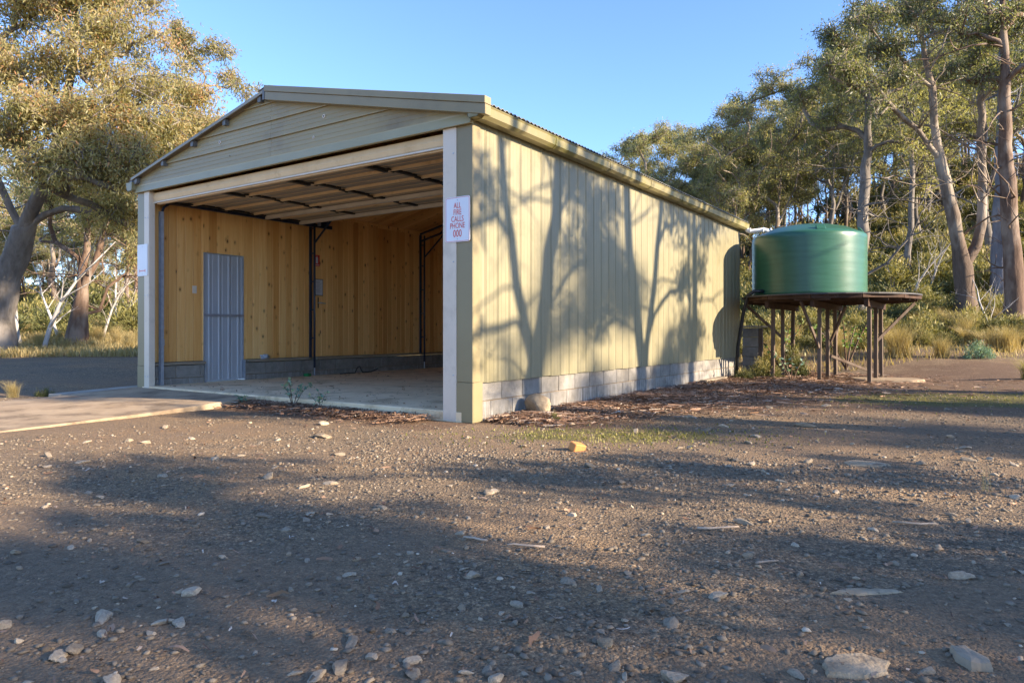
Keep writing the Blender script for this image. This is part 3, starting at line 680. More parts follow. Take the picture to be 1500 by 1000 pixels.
MB().box(-.075, .075, -.0056, -.0035, -.165, -.150).build('red_bar', 'pinkred', s2)
MB().box(-.085, -.070, -.0062, -.0035, -.178, -.137).build('bar_end', 'pinkred', s2); MB().box(.070, .085, -.0062, -.0035, -.178, -.137).build('bar_end', 'pinkred', s2)
for zz in (.20, -.205): MB().tube([(0, -.008, zz), (0, -.003, zz)], .005, 8).build('screw', 'galv', s2)
ex = empty('extinguisher_sign', to_world(XL + .014, 3.245, 2.245), -SH_A, 'small red fire extinguisher sign on the pine wall', 'sign')
MB().box(0, .003, -.065, .065, -.105, .105).build('board', 'red', ex)
MB().box(.003, .0045, -.026, .022, -.055, .06).add([(.003, -.012, .06), (.003, .008, .06), (.003, .004, .085), (.003, -.008, .085), (.0045, -.012, .06), (.0045, .008, .06), (.0045, .004, .085), (.0045, -.008, .085)], [(0, 1, 2, 3), (4, 7, 6, 5), (0, 3, 7, 4), (1, 5, 6, 2), (3, 2, 6, 7)]).build('pictogram', 'signwhite', ex)
MB().box(.003, .0042, -.05, .05, -.088, -.078).build('caption_line', 'signwhite', ex)
nb = empty('notice', to_world(XL + .014, 3.275, 1.745), -SH_A, 'black-framed printed notice beside the navy column', 'notice')
MB().box(0, .012, -.105, .105, -.155, .155).build('frame', 'black', nb); MB().box(.012, .0135, -.094, .094, -.144, .144).build('sheet', 'paper', nb)
for k in range(9): MB().box(.0135, .0142, -.06 + .01 * (k % 3), .03 + .02 * ((k * 5) % 3), .095 - k * .024, .101 - k * .024).build('printed_line', 'grey_ink', nb)
sw = empty('light_switch', to_world(XL + .013, .79, 1.58), -SH_A, 'white plastic light switch beside the ribbed door', 'switch')
MB().box(0, .010, -.037, .037, -.06, .06).build('plate', 'white', sw, bevel=.003); MB().box(.010, .015, -.008, .008, -.014, .014).build('rocker', 'white', sw)
def blob(name, mat, loc, sx, sy, sz, seed, amp=.35, sub=2, label=None, cat=None, group=None, rz=0.0, flat=False):
    bm = bmesh.new(); bmesh.ops.create_icosphere(bm, subdivisions=sub, radius=1.0); r_ = random.Random(seed)
    ax = [Vector((r_.gauss(0, 1), r_.gauss(0, 1), r_.gauss(0, 1))).normalized() for _ in range(9)]; cut = [r_.uniform(.5, .85) for _ in ax]
    for v in bm.verts:
        d = v.co.normalized(); k = 1.0
        for a, c in zip(ax, cut):
            q = d.dot(a)
            if q > c: k = min(k, c / q)
        k *= 1 + amp * .25 * r_.uniform(-1, 1); v.co = Vector((d.x * sx * k, d.y * sy * k, d.z * sz * k))
    me = bpy.data.meshes.new(name); bm.to_mesh(me); bm.free()
    if not flat: me.polygons.foreach_set('use_smooth', [True] * len(me.polygons))
    o = ob(name, me, mat, None, loc, (0, 0, rz)); return tag(o, label, cat, group)
x, y, z = to_world(-SW + .17, 2.09, .475); blob('cloth', 'rag', (x, y, z), .10, .16, .05, 4, 1.1, 3, 'crumpled grey-blue cloth left on the timber sill', 'cloth', rz=.5)
x, y, z = to_world(-SW + .36, 2.86, FL + .028); tag(MB().box(-.05, .05, -.045, .045, -.028, .022).box(-.03, .03, -.03, .03, .022, .03).build('small_box', 'green_plastic', None, bevel=.006, loc=(x, y, z), rot=(0, 0, -.4)), 'small green plastic box on the shed floor', 'box')
x, y, z = to_world(-SW + .40, 4.1, FL + .01); tag(MB().tube([(-.5, 0, 0), (-.3, .03, .0), (-.12, .0, .0), (-.06, 0, .10), (.02, .02, .12), (.08, .0, .0), (.35, .04, 0), (.5, 0, .06)], .011, 6).build('hose', 'black', None, True, loc=(x, y, z), rot=(0, 0, R(90) - SH_A)), 'short black hose looped against the inside block wall', 'hose')

# ------------------------------------------------------------------ concrete strips left of and before the opening
ap = MB(); lp = [(-3.42, -.04), (-3.30, -1.5), (-3.05, -3.2), (-2.7, -5.4), (-6.1, -5.4), (-6.15, -3.0), (-6.30, -1.2), (-6.34, -.04)]
top = [(*from_shed(a, b), .016 + (.07 if b > -.1 else (.012 if b > -1.6 else 0))) for a, b in lp]; bot = [(x, y, -.12) for x, y, z in top]; n_ = len(top)
ap.add(top + bot, [tuple(range(n_ - 1, -1, -1))] + [(i, (i + 1) % n_, n_ + (i + 1) % n_, n_ + i) for i in range(n_)])
tag(ap.build('driveway_apron', 'apron', None, bevel=.01), 'worn concrete driveway apron before the shed opening', None, None, 'structure')
ap = MB(); lp = [(-6.40, -1.05), (-6.42, 3.0), (-7.5, 3.0), (-7.25, .6), (-6.62, -1.1)]
top = [(*from_shed(a, b), .045) for a, b in lp]; bot = [(x, y, -.12) for x, y, z in top]; n_ = len(top)
ap.add(top + bot, [tuple(range(n_ - 1, -1, -1))] + [(i, (i + 1) % n_, n_ + (i + 1) % n_, n_ + i) for i in range(n_)])
tag(ap.build('concrete_path', 'concrete', None, bevel=.01), 'pale concrete path along the left side of the shed', None, None, 'structure')

# ------------------------------------------------------------------ tank, stand, pipes
TX, TY, TR, TZ = 5.92, 14.0, 1.06, 1.605
tank = empty('water_tank', (TX, TY, TZ), 0, 'green polythene water tank standing on the round timber platform', 'tank')
prof = [(TR - .03, 0.0), (TR, .02)]
for k in range(1, 22):
    z = .02 + 1.13 * k / 22; prof.append((TR + (.0012 if k % 4 == 0 else 0.0), z))
prof += [(TR, 1.16), (TR - .015, 1.19), (TR - .05, 1.215), (TR - .12, 1.245), (TR * .7, 1.335), (TR * .45, 1.40), (TR * .2, 1.43), (.0001, 1.437)]
ob('shell', lathe('shell', prof, 72), 'tank', tank)
for a in (-100, -35, 80, 150):
    q = R(a); c = Vector((math.cos(q) * (TR - .12), math.sin(q) * (TR - .12), 1.245)); t_ = Vector((-math.sin(q), math.cos(q), 0)); o_ = Vector((math.cos(q), math.sin(q), 0))
    vs = [c - t_ * .08 - o_ * .03, c + t_ * .08 - o_ * .03, c + t_ * .08 + o_ * .07 - Vector((0, 0, .03)), c - t_ * .08 + o_ * .07 - Vector((0, 0, .03))]; up = Vector((0, 0, .075))
    MB().add([*vs, vs[0] + up, vs[1] + up, vs[2] + up * 1.1 - o_ * .06, vs[3] + up * 1.1 - o_ * .06], [(3, 2, 1, 0), (4, 5, 6, 7), (0, 1, 5, 4), (1, 2, 6, 5), (2, 3, 7, 6), (3, 0, 4, 7)]).build('lifting_lug', 'tank', tank, bevel=.008)
ob('lid', lathe('lid', [(.22, 1.40), (.22, 1.45), (.19, 1.465), (.0001, 1.47)], 28), 'tank', tank, (-.25, .45, -.015))
stand = empty('tank_stand', (6.20, 13.75, 0), -SH_A, 'round timber tank stand with nine posts and diagonal braces', 'stand')
PR = 1.61
MB().add([(PR * math.cos(2 * math.pi * k / 36), PR * math.sin(2 * math.pi * k / 36), z) for z in (1.578, 1.602) for k in range(36)],
         [tuple(range(35, -1, -1)), tuple(range(36, 72))] + [(k, (k + 1) % 36, 36 + (k + 1) % 36, 36 + k) for k in range(36)]).build('deck', 'deckiron', stand)
for k in range(12):
    a0, a1 = 2 * math.pi * k / 12, 2 * math.pi * (k + 1) / 12
    p = [(r * math.cos(a), r * math.sin(a)) for r in (PR - .055, PR - .012) for a in (a0 + .004, a1 - .004)]
    z0 = 1.512 + rnd.uniform(-.006, .006)
    MB().add([(p[0][0], p[0][1], z0), (p[1][0], p[1][1], z0), (p[3][0], p[3][1], z0), (p[2][0], p[2][1], z0), (p[0][0], p[0][1], 1.577), (p[1][0], p[1][1], 1.577), (p[3][0], p[3][1], 1.577), (p[2][0], p[2][1], 1.577)],
             [(3, 2, 1, 0), (4, 5, 6, 7), (0, 1, 5, 4), (1, 2, 6, 5), (2, 3, 7, 6), (3, 0, 4, 7)]).build('rim_board', 'rust', stand)
G = .84
for i in (-1, 0, 1): MB().box(i * G - .035, i * G + .035, -1.28 if i else -1.5, 1.28 if i else 1.5, 1.36, 1.47).build('bearer', 'rust', stand)
for i in range(-6, 7):
    y = i * .25; hw = math.sqrt(max(0.05, (PR - .08) ** 2 - y * y)); MB().box(-hw, hw, y - .022, y + .022, 1.472, 1.575).build('joist', 'rust', stand)
for i in (-1, 0, 1):
    for j in (-1, 0, 1):
        o = MB().box(-.034, .034, -.034, .034, -.1, 1.36).build('post', 'post', stand, bevel=.006, loc=(i * G, j * G, 0)); o.rotation_euler = (rnd.uniform(-.008, .008), rnd.uniform(-.008, .008), rnd.uniform(-.1, .1))
for a, b in (((-1.45, -.50, 1.46), (-G, -.02 * 0 + .0, .78)), ((1.45, .45, 1.46), (G, 0.0, .72)), ((-.20, -1.45, 1.46), (0.0, -G - .03, .62)), ((.35, -.2, 1.40), (.02, .05, .66)), ((G, G, .04), (0.06, -.0, .44)), ((0, 1.5, 1.44), (0, G, .7))):
    MB().bar(a, b, .034, .05).build('brace', 'post', stand)
pa = MB(); pts = rounded_plate(1.3, .8, .3, 0); r_ = random.Random(5)
pts = [(x * (1 + r_.uniform(-.06, .06)), y * (1 + r_.uniform(-.06, .06))) for x, y in pts]; n_ = len(pts)
pa.add([(x, y, -.05) for x, y in pts] + [(x * .93, y * .93, .04) for x, y in pts], [tuple(range(n_ - 1, -1, -1)), tuple(range(n_, 2 * n_))] + [(i, (i + 1) % n_, n_ + (i + 1) % n_, n_ + i) for i in range(n_)])
tag(pa.build('concrete_pad', 'apron', None, loc=(7.02, 13.15, 0), rot=(0, 0, -.3), bevel=.01), 'worn concrete pad under the right posts of the stand', 'pad')
# white overflow pipe from the gutter to the tank roof, black outlet hose
e0 = Vector((*from_shed(.16, SL - .03), 3.0)); e1 = Vector((TX - .55, TY + .30, 2.955))
pp = empty('downpipe', e0, 0, 'white plastic pipe from the gutter end to the tank roof', 'pipe')
d_ = e1 - e0
MB().tube([(0, 0, .03), (.02, -.005, -.005), d_ * .1 + Vector((0, 0, -.02)), d_ * .6 + Vector((0, 0, .03)), d_ + Vector((0, 0, -.02))], .045, 12).build('pipe', 'pvc', pp, True)
for f_ in (.08, .55, .82): p = d_ * f_; q = d_ * (f_ + .06); MB().tube([p + Vector((0, 0, .02 * f_)), q + Vector((0, 0, .02 * f_))], .053, 12).build('collar', 'pvc', pp, True)
tag(MB().tube([(TX - 1.02, TY - .35, 1.70), (TX - 1.20, TY - .35, 1.70), (TX - 1.30, TY - .28, 1.62), (TX - 1.36, TY - .20, 1.30), (TX - 1.42, TY - .05, .6), (TX - 1.44, TY, -.02)], .036, 10).build('outlet_hose', 'black', None, True), 'black outlet hose dropping from the tank behind the shed corner', 'hose')
cp = empty('concrete_pier', (*from_shed(.19, SL + .34), 0), -SH_A, 'short stained concrete block pier behind the shed corner', 'pier')
for k in range(5): MB().box(-.17 + .004 * (k % 2), .15, -.2, .2, k * .2 + .002, k * .2 + .192).build('concrete_block', 'block', cp, bevel=.005)
MB().box(.155, .225, -.18, -.08, 0, .98).build('timber_post', 'post', cp); MB().box(-.19, .24, -.22, .22, 1.004, 1.04).build('cap', 'concrete', cp, bevel=.004)

# ------------------------------------------------------------------ plants: builders
def leaf_arrays(P, D, Lh, Wd, rs):
    # rhombic leaves at points P along directions D
    n = len(P); side = np.cross(D, rs.normal(size=(n, 3))); side /= np.linalg.norm(side, axis=1, keepdims=True) + 1e-9
    mid = P + D * (Lh * .45)[:, None]
    V = np.stack([P, mid + side * (Wd / 2)[:, None], P + D * Lh[:, None], mid - side * (Wd / 2)[:, None]], 1).reshape(-1, 3)
    F = np.arange(4 * n).reshape(-1, 4); return V, F
def unit(a): return a / (np.linalg.norm(a, axis=-1, keepdims=True) + 1e-9)
def make_tree(name, seed, stems, blobs, r0, leaf=(.13, .028), per=200, cl_r=.45, twigs=5, droop=.8, n_cl=9, min_r=.006, bias=0.0, spurs=0):
    """stems: polylines of the main wood; blobs: (centre, radius, weight) foliage masses. Returns wood and leaf meshes."""
    rs = np.random.RandomState(seed); pos = []; par = []; 
    def addn(p, pr): pos.append(np.array(p, float)); par.append(pr); return len(pos) - 1
    trunk_n = 0
    for si, st in enumerate(stems):
        st = [np.array(p, float) for p in st]; last = -1
        if si: last = int(np.argmin([np.linalg.norm(q - st[0]) for q in pos]))
        else: last = addn(st[0], -1)
        for a, b in zip(st[:-1], st[1:]):
            k = max(1, int(np.linalg.norm(b - a) / .45))
            for j in range(1, k + 1): last = addn(a + (b - a) * j / k + rs.normal(size=3) * .025 * (j < k), last)
    trunk_n = len(pos); spur = {}
    for _ in range(spurs):
        i = rs.randint(trunk_n // 6, trunk_n); p = pos[i].copy(); a = rs.uniform(0, 6.28); d = np.array((math.cos(a), math.sin(a), rs.uniform(-.1, .6))); L_ = rs.uniform(.8, 2.4); last = i; r_s = rs.uniform(.018, .034)
        for j in range(6):
            d = unit(d + rs.normal(size=3) * .22); p = p + d * L_ / 6; last = addn(p, last); spur[last] = r_s * (1 - .13 * j)
            if j > 1 and rs.rand() < .7:
                q = p.copy(); e = unit(d + rs.normal(size=3) * .8); l2 = last
                for k in range(3): e = unit(e + rs.normal(size=3) * .2); q = q + e * L_ * .13; l2 = addn(q, l2); spur[l2] = r_s * .45 * (1 - .2 * k)
    n_spur = len(pos)
    cl = []
    for c, br, wt in blobs:
        c = np.array(c, float); m = max(2, int(n_cl * wt))
        for _ in range(m):
            d = unit(rs.normal(size=3)); d[2] = d[2] * .75 + .15; rr = br * rs.uniform(.45, 1.0)
            cl.append((c + d * rr * np.array((1, 1, .72)), c))
    base = np.array(stems[0][0]); cl.sort(key=lambda q: np.linalg.norm(q[1] - base) + .4 * np.linalg.norm(q[0] - q[1]))
    # sub-limbs: first one node line to each blob's centre, then to its clusters
    for c, br, wt in sorted(blobs, key=lambda q: np.linalg.norm(np.array(q[0]) - base)):
        cl.insert(0, (np.array(c, float) - np.array((0, 0, br * .35)), None))
    heads = cl[:len(blobs)][::-1]; rest = cl[len(blobs):]
    ends = []
    def connect(tgt, isend):
        Pn = np.array(pos); dv = tgt - Pn; dist = np.linalg.norm(dv, axis=1) + 1e-6
        steep = np.maximum(0, .25 - dv[:, 2] / dist)
        low = np.zeros(len(pos)); low[:max(1, trunk_n // 5)] = 1.5
        cost = dist * (1 + 1.3 * steep + low); cost[trunk_n:n_spur] = 1e9; i = int(np.argmin(cost)); p0 = pos[i]
        pd = unit(pos[i] - pos[par[i]]) if par[i] >= 0 else np.array((0, 0, 1.0))
        dd = dist[i]; ctrl = p0 + (pd * .35 + unit(tgt - p0) * .25) * dd * .9 + np.array((0, 0, .06 * dd)); k = max(2, int(dd / .38)); last = i
        for j in range(1, k + 1):
            u_ = j / k; q = (1 - u_) ** 2 * p0 + 2 * u_ * (1 - u_) * ctrl + u_ * u_ * tgt
            if j < k: q = q + rs.normal(size=3) * .045 * min(1, dd)
            last = addn(q, last)
        if isend: ends.append(last)
    for t_, _ in heads: connect(t_, False)
    for t_, _ in rest: connect(t_, True)
    # leafy twigs
    LP = []; LD = []; LT = []
    for e in ends:
        c = pos[e]; tone = rs.normal() * .12
        dirs = unit(rs.normal(size=(twigs, 3)) + np.array((0, 0, .35)))
        for d in dirs:
            tip = c + d * cl_r * rs.uniform(.6, 1.15) * np.array((1, 1, .8)); mid_ = (c + tip) / 2 + rs.normal(size=3) * .05; a = addn(mid_, e); addn(tip, a)
            m = max(3, int(per / twigs)); u_ = rs.uniform(.15, 1.12, m)[:, None]
            p = c + (tip - c) * u_ + rs.normal(size=(m, 3)) * cl_r * .34
            LP.append(p); dd = unit(rs.normal(size=(m, 3)) * .75 + d * .25 + np.array((0, 0, -droop))); LD.append(dd)
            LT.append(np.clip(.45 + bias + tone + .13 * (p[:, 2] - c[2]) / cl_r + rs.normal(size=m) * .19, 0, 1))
    P = np.concatenate(LP); D = np.concatenate(LD); T = np.concatenate(LT); n = len(P)
    sc = rs.uniform(.65, 1.3, n); V, F = leaf_arrays(P, D, leaf[0] * sc, leaf[1] * sc, rs)
    lm = np_mesh(name + '_crown', V, F, np.repeat(T, 4))
    # radii by the pipe model
    def kids_first(i, par, area): return par[i] < trunk_n
    npos = len(pos); area = np.zeros(npos); kids = [[] for _ in range(npos)]
    for i in range(npos - 1, -1, -1):
        if area[i] == 0: area[i] = 1
        if par[i] >= 0: area[par[i]] += area[i]; kids[par[i]].append(i)
    zt = max(pos[i][2] for i in range(trunk_n)); rad = r0 * (area / area[0]) ** .55
    for i in range(trunk_n): rad[i] *= 1 - .62 * max(0.0, min(1.0, pos[i][2] / zt)) ** .7
    for i in range(trunk_n, npos): rad[i] = min(rad[i], .8 * rad[par[i]] if kids_first(i, par, area) else rad[par[i]])
    rad[trunk_n:] = np.minimum(rad[trunk_n:], .085); rad = np.maximum(rad, min_r)
    for i, v_ in spur.items(): rad[i] = v_
    VV = []; FF = []; off = 0; done = set()
    starts = [(0, -1)]; chains = []
    while starts:
        i, pr = starts.pop(); ch = [pr] if pr >= 0 else []
        while True:
            ch.append(i)
            if not kids[i]: break
            ks = sorted(kids[i], key=lambda q: -area[q])
            for q in ks[1:]: starts.append((q, i))
            i = ks[0]
        chains.append((ch, pr))
    for ch, pr in chains:
        pts = np.array([pos[i] for i in ch]); rr = np.array([rad[i] for i in ch])
        if pr >= 0: rr[0] = min(rr[0], rr[1] * 1.15)
        elif len(rr) > 3: rr[0] *= 1.35; rr[1] *= 1.08
        k = 10 if rr[0] > .12 else (6 if rr[0] > .035 else 3); m = len(pts)
        tan = np.gradient(pts, axis=0) if m > 1 else np.array([[0, 0, 1.0]]); tan = unit(tan)
        ref = np.array((1.0, .13, 0)); ref = unit(ref - tan * (tan @ ref)[:, None]); bi = np.cross(tan, ref)
        ang = np.arange(k) * 2 * np.pi / k; wob = 1 + (rs.uniform(-.09, .09, (m, k)) if k >= 6 else 0)
        ring = pts[:, None] + (ref[:, None] * np.cos(ang)[None, :, None] + bi[:, None] * np.sin(ang)[None, :, None]) * (rr[:, None] * wob)[:, :, None]
        VV.append(ring.reshape(-1, 3)); a = off + np.arange(m * k).reshape(m, k); b = np.roll(a, -1, 1)
        FF.append(np.stack([a[:-1].ravel(), b[:-1].ravel(), b[1:].ravel(), a[1:].ravel()], 1)); off += m * k
    wm = np_mesh(name + '_trunk', np.concatenate(VV), np.concatenate(FF), smooth=True)
    return wm, lm
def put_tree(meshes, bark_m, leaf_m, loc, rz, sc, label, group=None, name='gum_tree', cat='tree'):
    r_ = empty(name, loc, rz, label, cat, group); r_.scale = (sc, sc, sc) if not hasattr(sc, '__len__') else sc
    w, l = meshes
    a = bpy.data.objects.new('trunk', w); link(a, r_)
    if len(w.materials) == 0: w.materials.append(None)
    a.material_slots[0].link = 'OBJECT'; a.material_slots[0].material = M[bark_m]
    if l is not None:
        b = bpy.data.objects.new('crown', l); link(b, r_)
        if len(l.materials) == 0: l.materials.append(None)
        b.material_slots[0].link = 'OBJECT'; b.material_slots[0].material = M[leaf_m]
    return r_
def rel(base, pts): return [tuple(Vector(p) - base) for p in pts]
def bl(base, items): return [(tuple(at(px, py, Y) - base), r_, w_) for px, py, Y, r_, w_ in items]

# --- left: the big leaning gum and its neighbours
B = at(-6, 474, 18.0); B.z = gz(B.x, B.y) - .1
st = [rel(B, [B, at(10, 405, 18), at(34, 340, 17.8), at(60, 280, 17.5), at(84, 215, 17.3), at(100, 130, 17.2), at(112, 30, 17), at(120, -80, 17)]),
      rel(B, [at(34, 340, 17.8), at(0, 270, 17.5), at(-40, 190, 17)]), rel(B, [at(84, 215, 17.3), at(160, 175, 16.6), at(215, 150, 16)])]
bb = [(20, 20, 17, 1.0, 1), (75, -10, 16.5, 1.1, 1.2), (140, 20, 17, 1.1, 1.3), (190, -20, 17, 1.0, 1), (185, 60, 16.5, .9, 1), (120, 90, 16, 1.0, 1.2), (40, 110, 16, 1.0, 1.1), (-20, 80, 16.5, 1.0, .8),
      (200, 130, 16.3, .9, 1.1), (150, 165, 15.6, .9, 1.1), (85, 175, 15.6, .95, 1.1), (20, 195, 15.8, .9, 1), (230, 195, 16.4, .9, 1.1), (180, 225, 15.6, .9, 1.1), (120, 240, 15.2, .8, .9), (60, 250, 15.5, .7, .7),
      (265, 225, 17, .8, .9), (222, 250, 16.2, .6, .7), (170, 262, 15.6, .6, .7), (285, 185, 17.5, .7, .7), (100, -110, 17, 1.3, 1.2), (190, -100, 17.5, 1.1, 1), (10, -90, 17, 1.2, 1), (160, 305, 16.8, .5, .4), (195, 320, 17.4, .5, .5), (285, 140, 17.5, .5, .4)]
put_tree(make_tree('leaning_gum', 11, st, bl(B, bb), .40, (.11, .026), 310, .42, 8, .9, 15, .010, .14, 26), 'bark_grey', 'leaf_warm', B, 0, 1, 'huge leaning gum with thick grey trunk and gold-tinged drooping leaves', name='gum_tree')
B = at(112, 497, 20.0); B.z = gz(B.x, B.y) - .1
st = [rel(B, [B, at(116, 462, 20), at(121, 430, 20), at(120, 395, 20), at(128, 340, 20), at(131, 285, 19.8), at(140, 220, 19.6)]), rel(B, [at(121, 430, 20), at(140, 385, 20), at(151, 345, 20), at(163, 305, 19.8)]), rel(B, [at(116, 462, 20), at(146, 455, 20.2), at(158, 420, 20.3), at(178, 405, 20.4)])]
put_tree(make_tree('slim_gum', 12, st, bl(B, [(150, 240, 19.5, .8, 1), (190, 275, 19.8, .8, 1), (110, 270, 19.5, .8, .9), (160, 305, 19.8, .6, .7), (195, 325, 20.2, .6, .6), (130, 330, 20, .5, .5), (75, 290, 20, .6, .6), (195, 385, 20.6, .5, .35), (60, 345, 20.4, .5, .3)]), .24, (.115, .028), 260, .42, 6, .85, 9, .011, .05, 26), 'bark_red', 'leaf_warm', B, 0, 1, 'forked reddish-brown gum in the dry grass behind the left post')

# --- shared gum variants, metres above their own base
def crown(seed, H, hb, W, k, rb):
    r_ = random.Random(seed); out = []
    for i in range(k):
        f_ = (i + .5) / k; z = hb + (H - hb) * (f_ ** .8); rad_ = W * math.sqrt(max(.12, 1 - (2 * f_ - .9) ** 2)) * r_.uniform(.35, 1.0); a = i * 2.4 + r_.uniform(-.5, .5)
        out.append(((rad_ * math.cos(a), rad_ * math.sin(a), z), rb * r_.uniform(.75, 1.2), r_.uniform(.7, 1.2)))
    out.append(((0, 0, H - rb * .5), rb, 1)); return out
def stemline(seed, H, lean=.6, n=7):
    r_ = random.Random(seed); p = [(0, 0, -.3)]; x = y = 0
    for i in range(1, n): x += r_.uniform(-.25, .3) * lean; y += r_.uniform(-.3, .25) * lean; p.append((x, y, H * i / n))
    return p
def variant(name, seed, stems, blobs, r0): return make_tree(name, seed, stems, blobs, r0, (.17, .042), 85, .42, 6, .6, 11, .017, 0.0, 16)
V_A = variant('gum_a', 21, [stemline(1, 9.5)], crown(1, 12, 5.0, 2.8, 17, .95), .17)
V_B = variant('gum_b', 22, [stemline(2, 8.0, .9), [(0, .1, 2.6), (1.0, .5, 5), (1.6, .9, 8)]], crown(2, 11, 4.2, 3.2, 17, .9), .18)
V_C = variant('gum_c', 23, [stemline(3, 11, .5)], crown(3, 14, 7.0, 2.4, 15, .95), .17)
V_D = variant('gum_d', 24, [stemline(4, 6.5, .8)], crown(4, 8.5, 2.6, 2.4, 14, .85), .13)
V_E = variant('gum_e', 25, [stemline(5, 10, .7), [(0, 0, 3.5), (-.9, .4, 6.5), (-1.4, .2, 9.5)]], crown(5, 12.5, 5.5, 3.0, 18, .9), .19)
# open-limbed gums whose bare forks throw the branching shadows on the wall
V_S = make_tree('gum_open', 26, [[(0, 0, -.3), (.05, .1, 2), (-.05, .0, 4.2), (.1, .5, 6), (.0, .9, 8.5), (.2, .8, 11)], [(-.05, 0, 4.2), (.1, -.6, 5.4), (0, -.9, 7.0), (0, -1.3, 9.5)], [(.1, .5, 6), (.0, 1.5, 6.6), (.1, 2.3, 7.4)]], [((0, -1.6, 6.4), .5, .5), ((.1, 2.4, 7.3), .6, .6), ((0, 1.6, 5.4), .35, .3), ((0, -1.9, 5.2), .4, .4), ((.2, .9, 6.8), .4, .3)] + crown(6, 13, 7.6, 2.6, 9, 1.0), .30, (.18, .05), 120, .42, 6, .6, 8, .014, 0.0, 30)
VAR = [V_A, V_B, V_C, V_D, V_E]

# --- right: the forked pale gum, the two thick trunks, the trunk behind the tank
B = at(1416, 464, 22.0); B.z = gz(B.x, B.y) - .15
st = [rel(B, [B, at(1414, 430, 22), at(1411, 392, 22), at(1401, 340, 22), at(1390, 290, 22), at(1378, 235, 22), at(1369, 185, 22), at(1366, 130, 22), at(1352, 60, 22), at(1345, -10, 22)]),
      rel(B, [at(1411, 392, 22), at(1430, 360, 22), at(1439, 300, 22), at(1437, 220, 22), at(1436, 150, 22), at(1446, 70, 22), at(1452, -20, 22)]),
      rel(B, [at(1395, 300, 22), at(1360, 278, 21.6), at(1325, 268, 21.2), at(1290, 260, 21)]), rel(B, [at(1378, 235, 22), at(1345, 190, 21.8), at(1310, 160, 21.4), at(1280, 120, 21)]),
      rel(B, [at(1366, 130, 22), at(1330, 95, 21.6), at(1290, 60, 21.2)]), rel(B, [at(1439, 300, 22), at(1462, 240, 21.6), at(1490, 190, 21.4)])]
bb = [(1240, 60, 21, .75, 1), (1275, 25, 21, .8, 1.1), (1215, 100, 20.8, .6, .8), (1255, 120, 21, .6, .7), (1310, 60, 21.2, .75, 1), (1340, 10, 21.5, .9, 1.1), (1300, -40, 21.5, .9, 1), (1390, 30, 22, .8, .9), (1380, -50, 22, 1.0, 1), (1440, -20, 22, .9, 1), (1470, 50, 21.6, .8, .9), (1500, 10, 21.5, .9, .9),
      (1320, 120, 21.2, .55, .5), (1420, 90, 22.2, .6, .6), (1490, 110, 21.4, .7, .7), (1390, 110, 22.4, .5, .45), (1240, -40, 21.5, .8, .7), (1290, 160, 20.9, .45, .35), (1500, 180, 21.5, .6, .5), (1460, -90, 22, 1.0, .8)]
put_tree(make_tree('forked_gum', 31, st, bl(B, bb), .33, (.12, .028), 170, .38, 7, .75, 14, .014, 0.0, 40), 'bark_pale', 'leaf_dark', B, 0, 1, 'twin-stemmed pale-barked gum on the slope right of the tank')
for px, py, Y, lean, r0, bk, lab, sd_ in ((1489, 482, 20.5, -16, .31, 'bark_red', 'thick reddish-barked gum trunk in scrub beside the twin-stemmed gum', 32), (1466, 446, 25, 4, .36, 'bark_blue', 'thick blue-grey straight gum trunk behind the reddish one', 33), (1258, 456, 24, 14, .25, 'bark_grey', 'straight grey gum trunk rising directly behind the green tank', 34)):
    B = at(px, py, Y); B.z = gz(B.x, B.y) - .15
    st = [rel(B, [B, at(px + lean * .3, py - 90, Y), at(px + lean * .7, py - 190, Y), at(px + lean, py - 290, Y), at(px + lean, py - 390, Y), at(px + lean * 1.3, py - 480, Y)])]
    bb = [(px + dx, yy, Y + dy, r_, w_) for dx, yy, dy, r_, w_ in ((-40, 40, 0, .9, .9), (30, 20, .8, .9, .9), (-10, -40, 0, 1, 1), (50, 80, -.6, .7, .7), (-60, 110, .5, .7, .6), (10, -110, 0, 1.1, 1))]
    if sd_ == 34:
        bb = [(px + dx, yy, Y + dy, r_, w_) for dx, yy, dy, r_, w_ in ((-30, 120, 0, .8, .8), (40, 140, .8, .8, .8), (-50, 180, .6, .7, .6), (20, 80, 0, .9, .8), (70, 200, -.5, .6, .5), (-80, 150, 1, .7, .6), (0, 30, .5, .8, .7))]
        st += [rel(B, [at(px + 4, 400, Y), at(1300, 385, 23.6), at(1335, 345, 23.2), at(1350, 310, 23), at(1385, 275, 22.8)]), rel(B, [at(px + 9, 330, Y), at(1300, 305, 24.2), at(1345, 270, 24.4)])]
    put_tree(make_tree('thick_gum', sd_, st, bl(B, bb), r0, (.14, .034), 130, .40, 7, .7, 12, .014, 0.0, 26), bk, 'leaf_dark' if sd_ != 34 else 'leaf_green', B, 0, 1, lab)

# --- named middle-distance crowns seen above the shed and tank
def by_crown(v, px, top, Y, H, bk, lf, lab, rz, grp=None):
    p = at(px, 486, Y); zb = gz(p.x, p.y); zt = at(px, top, Y).z; s_ = (zt - zb) / H
    put_tree(v, bk, lf, (p.x, p.y, zb), rz, (max(s_, .75) * .95, max(s_, .75) * .95, s_), lab, grp)
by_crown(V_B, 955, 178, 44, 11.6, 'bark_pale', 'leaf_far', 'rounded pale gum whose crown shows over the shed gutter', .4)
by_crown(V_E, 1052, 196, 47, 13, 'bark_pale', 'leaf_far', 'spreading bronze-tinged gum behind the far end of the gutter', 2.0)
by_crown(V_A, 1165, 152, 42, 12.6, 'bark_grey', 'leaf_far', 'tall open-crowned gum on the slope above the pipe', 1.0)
by_crown(V_C, 1125, 190, 52, 14.6, 'bark_grey', 'leaf_green', 'slender dark gum between the open-crowned gum and the bronze one', 3.0)
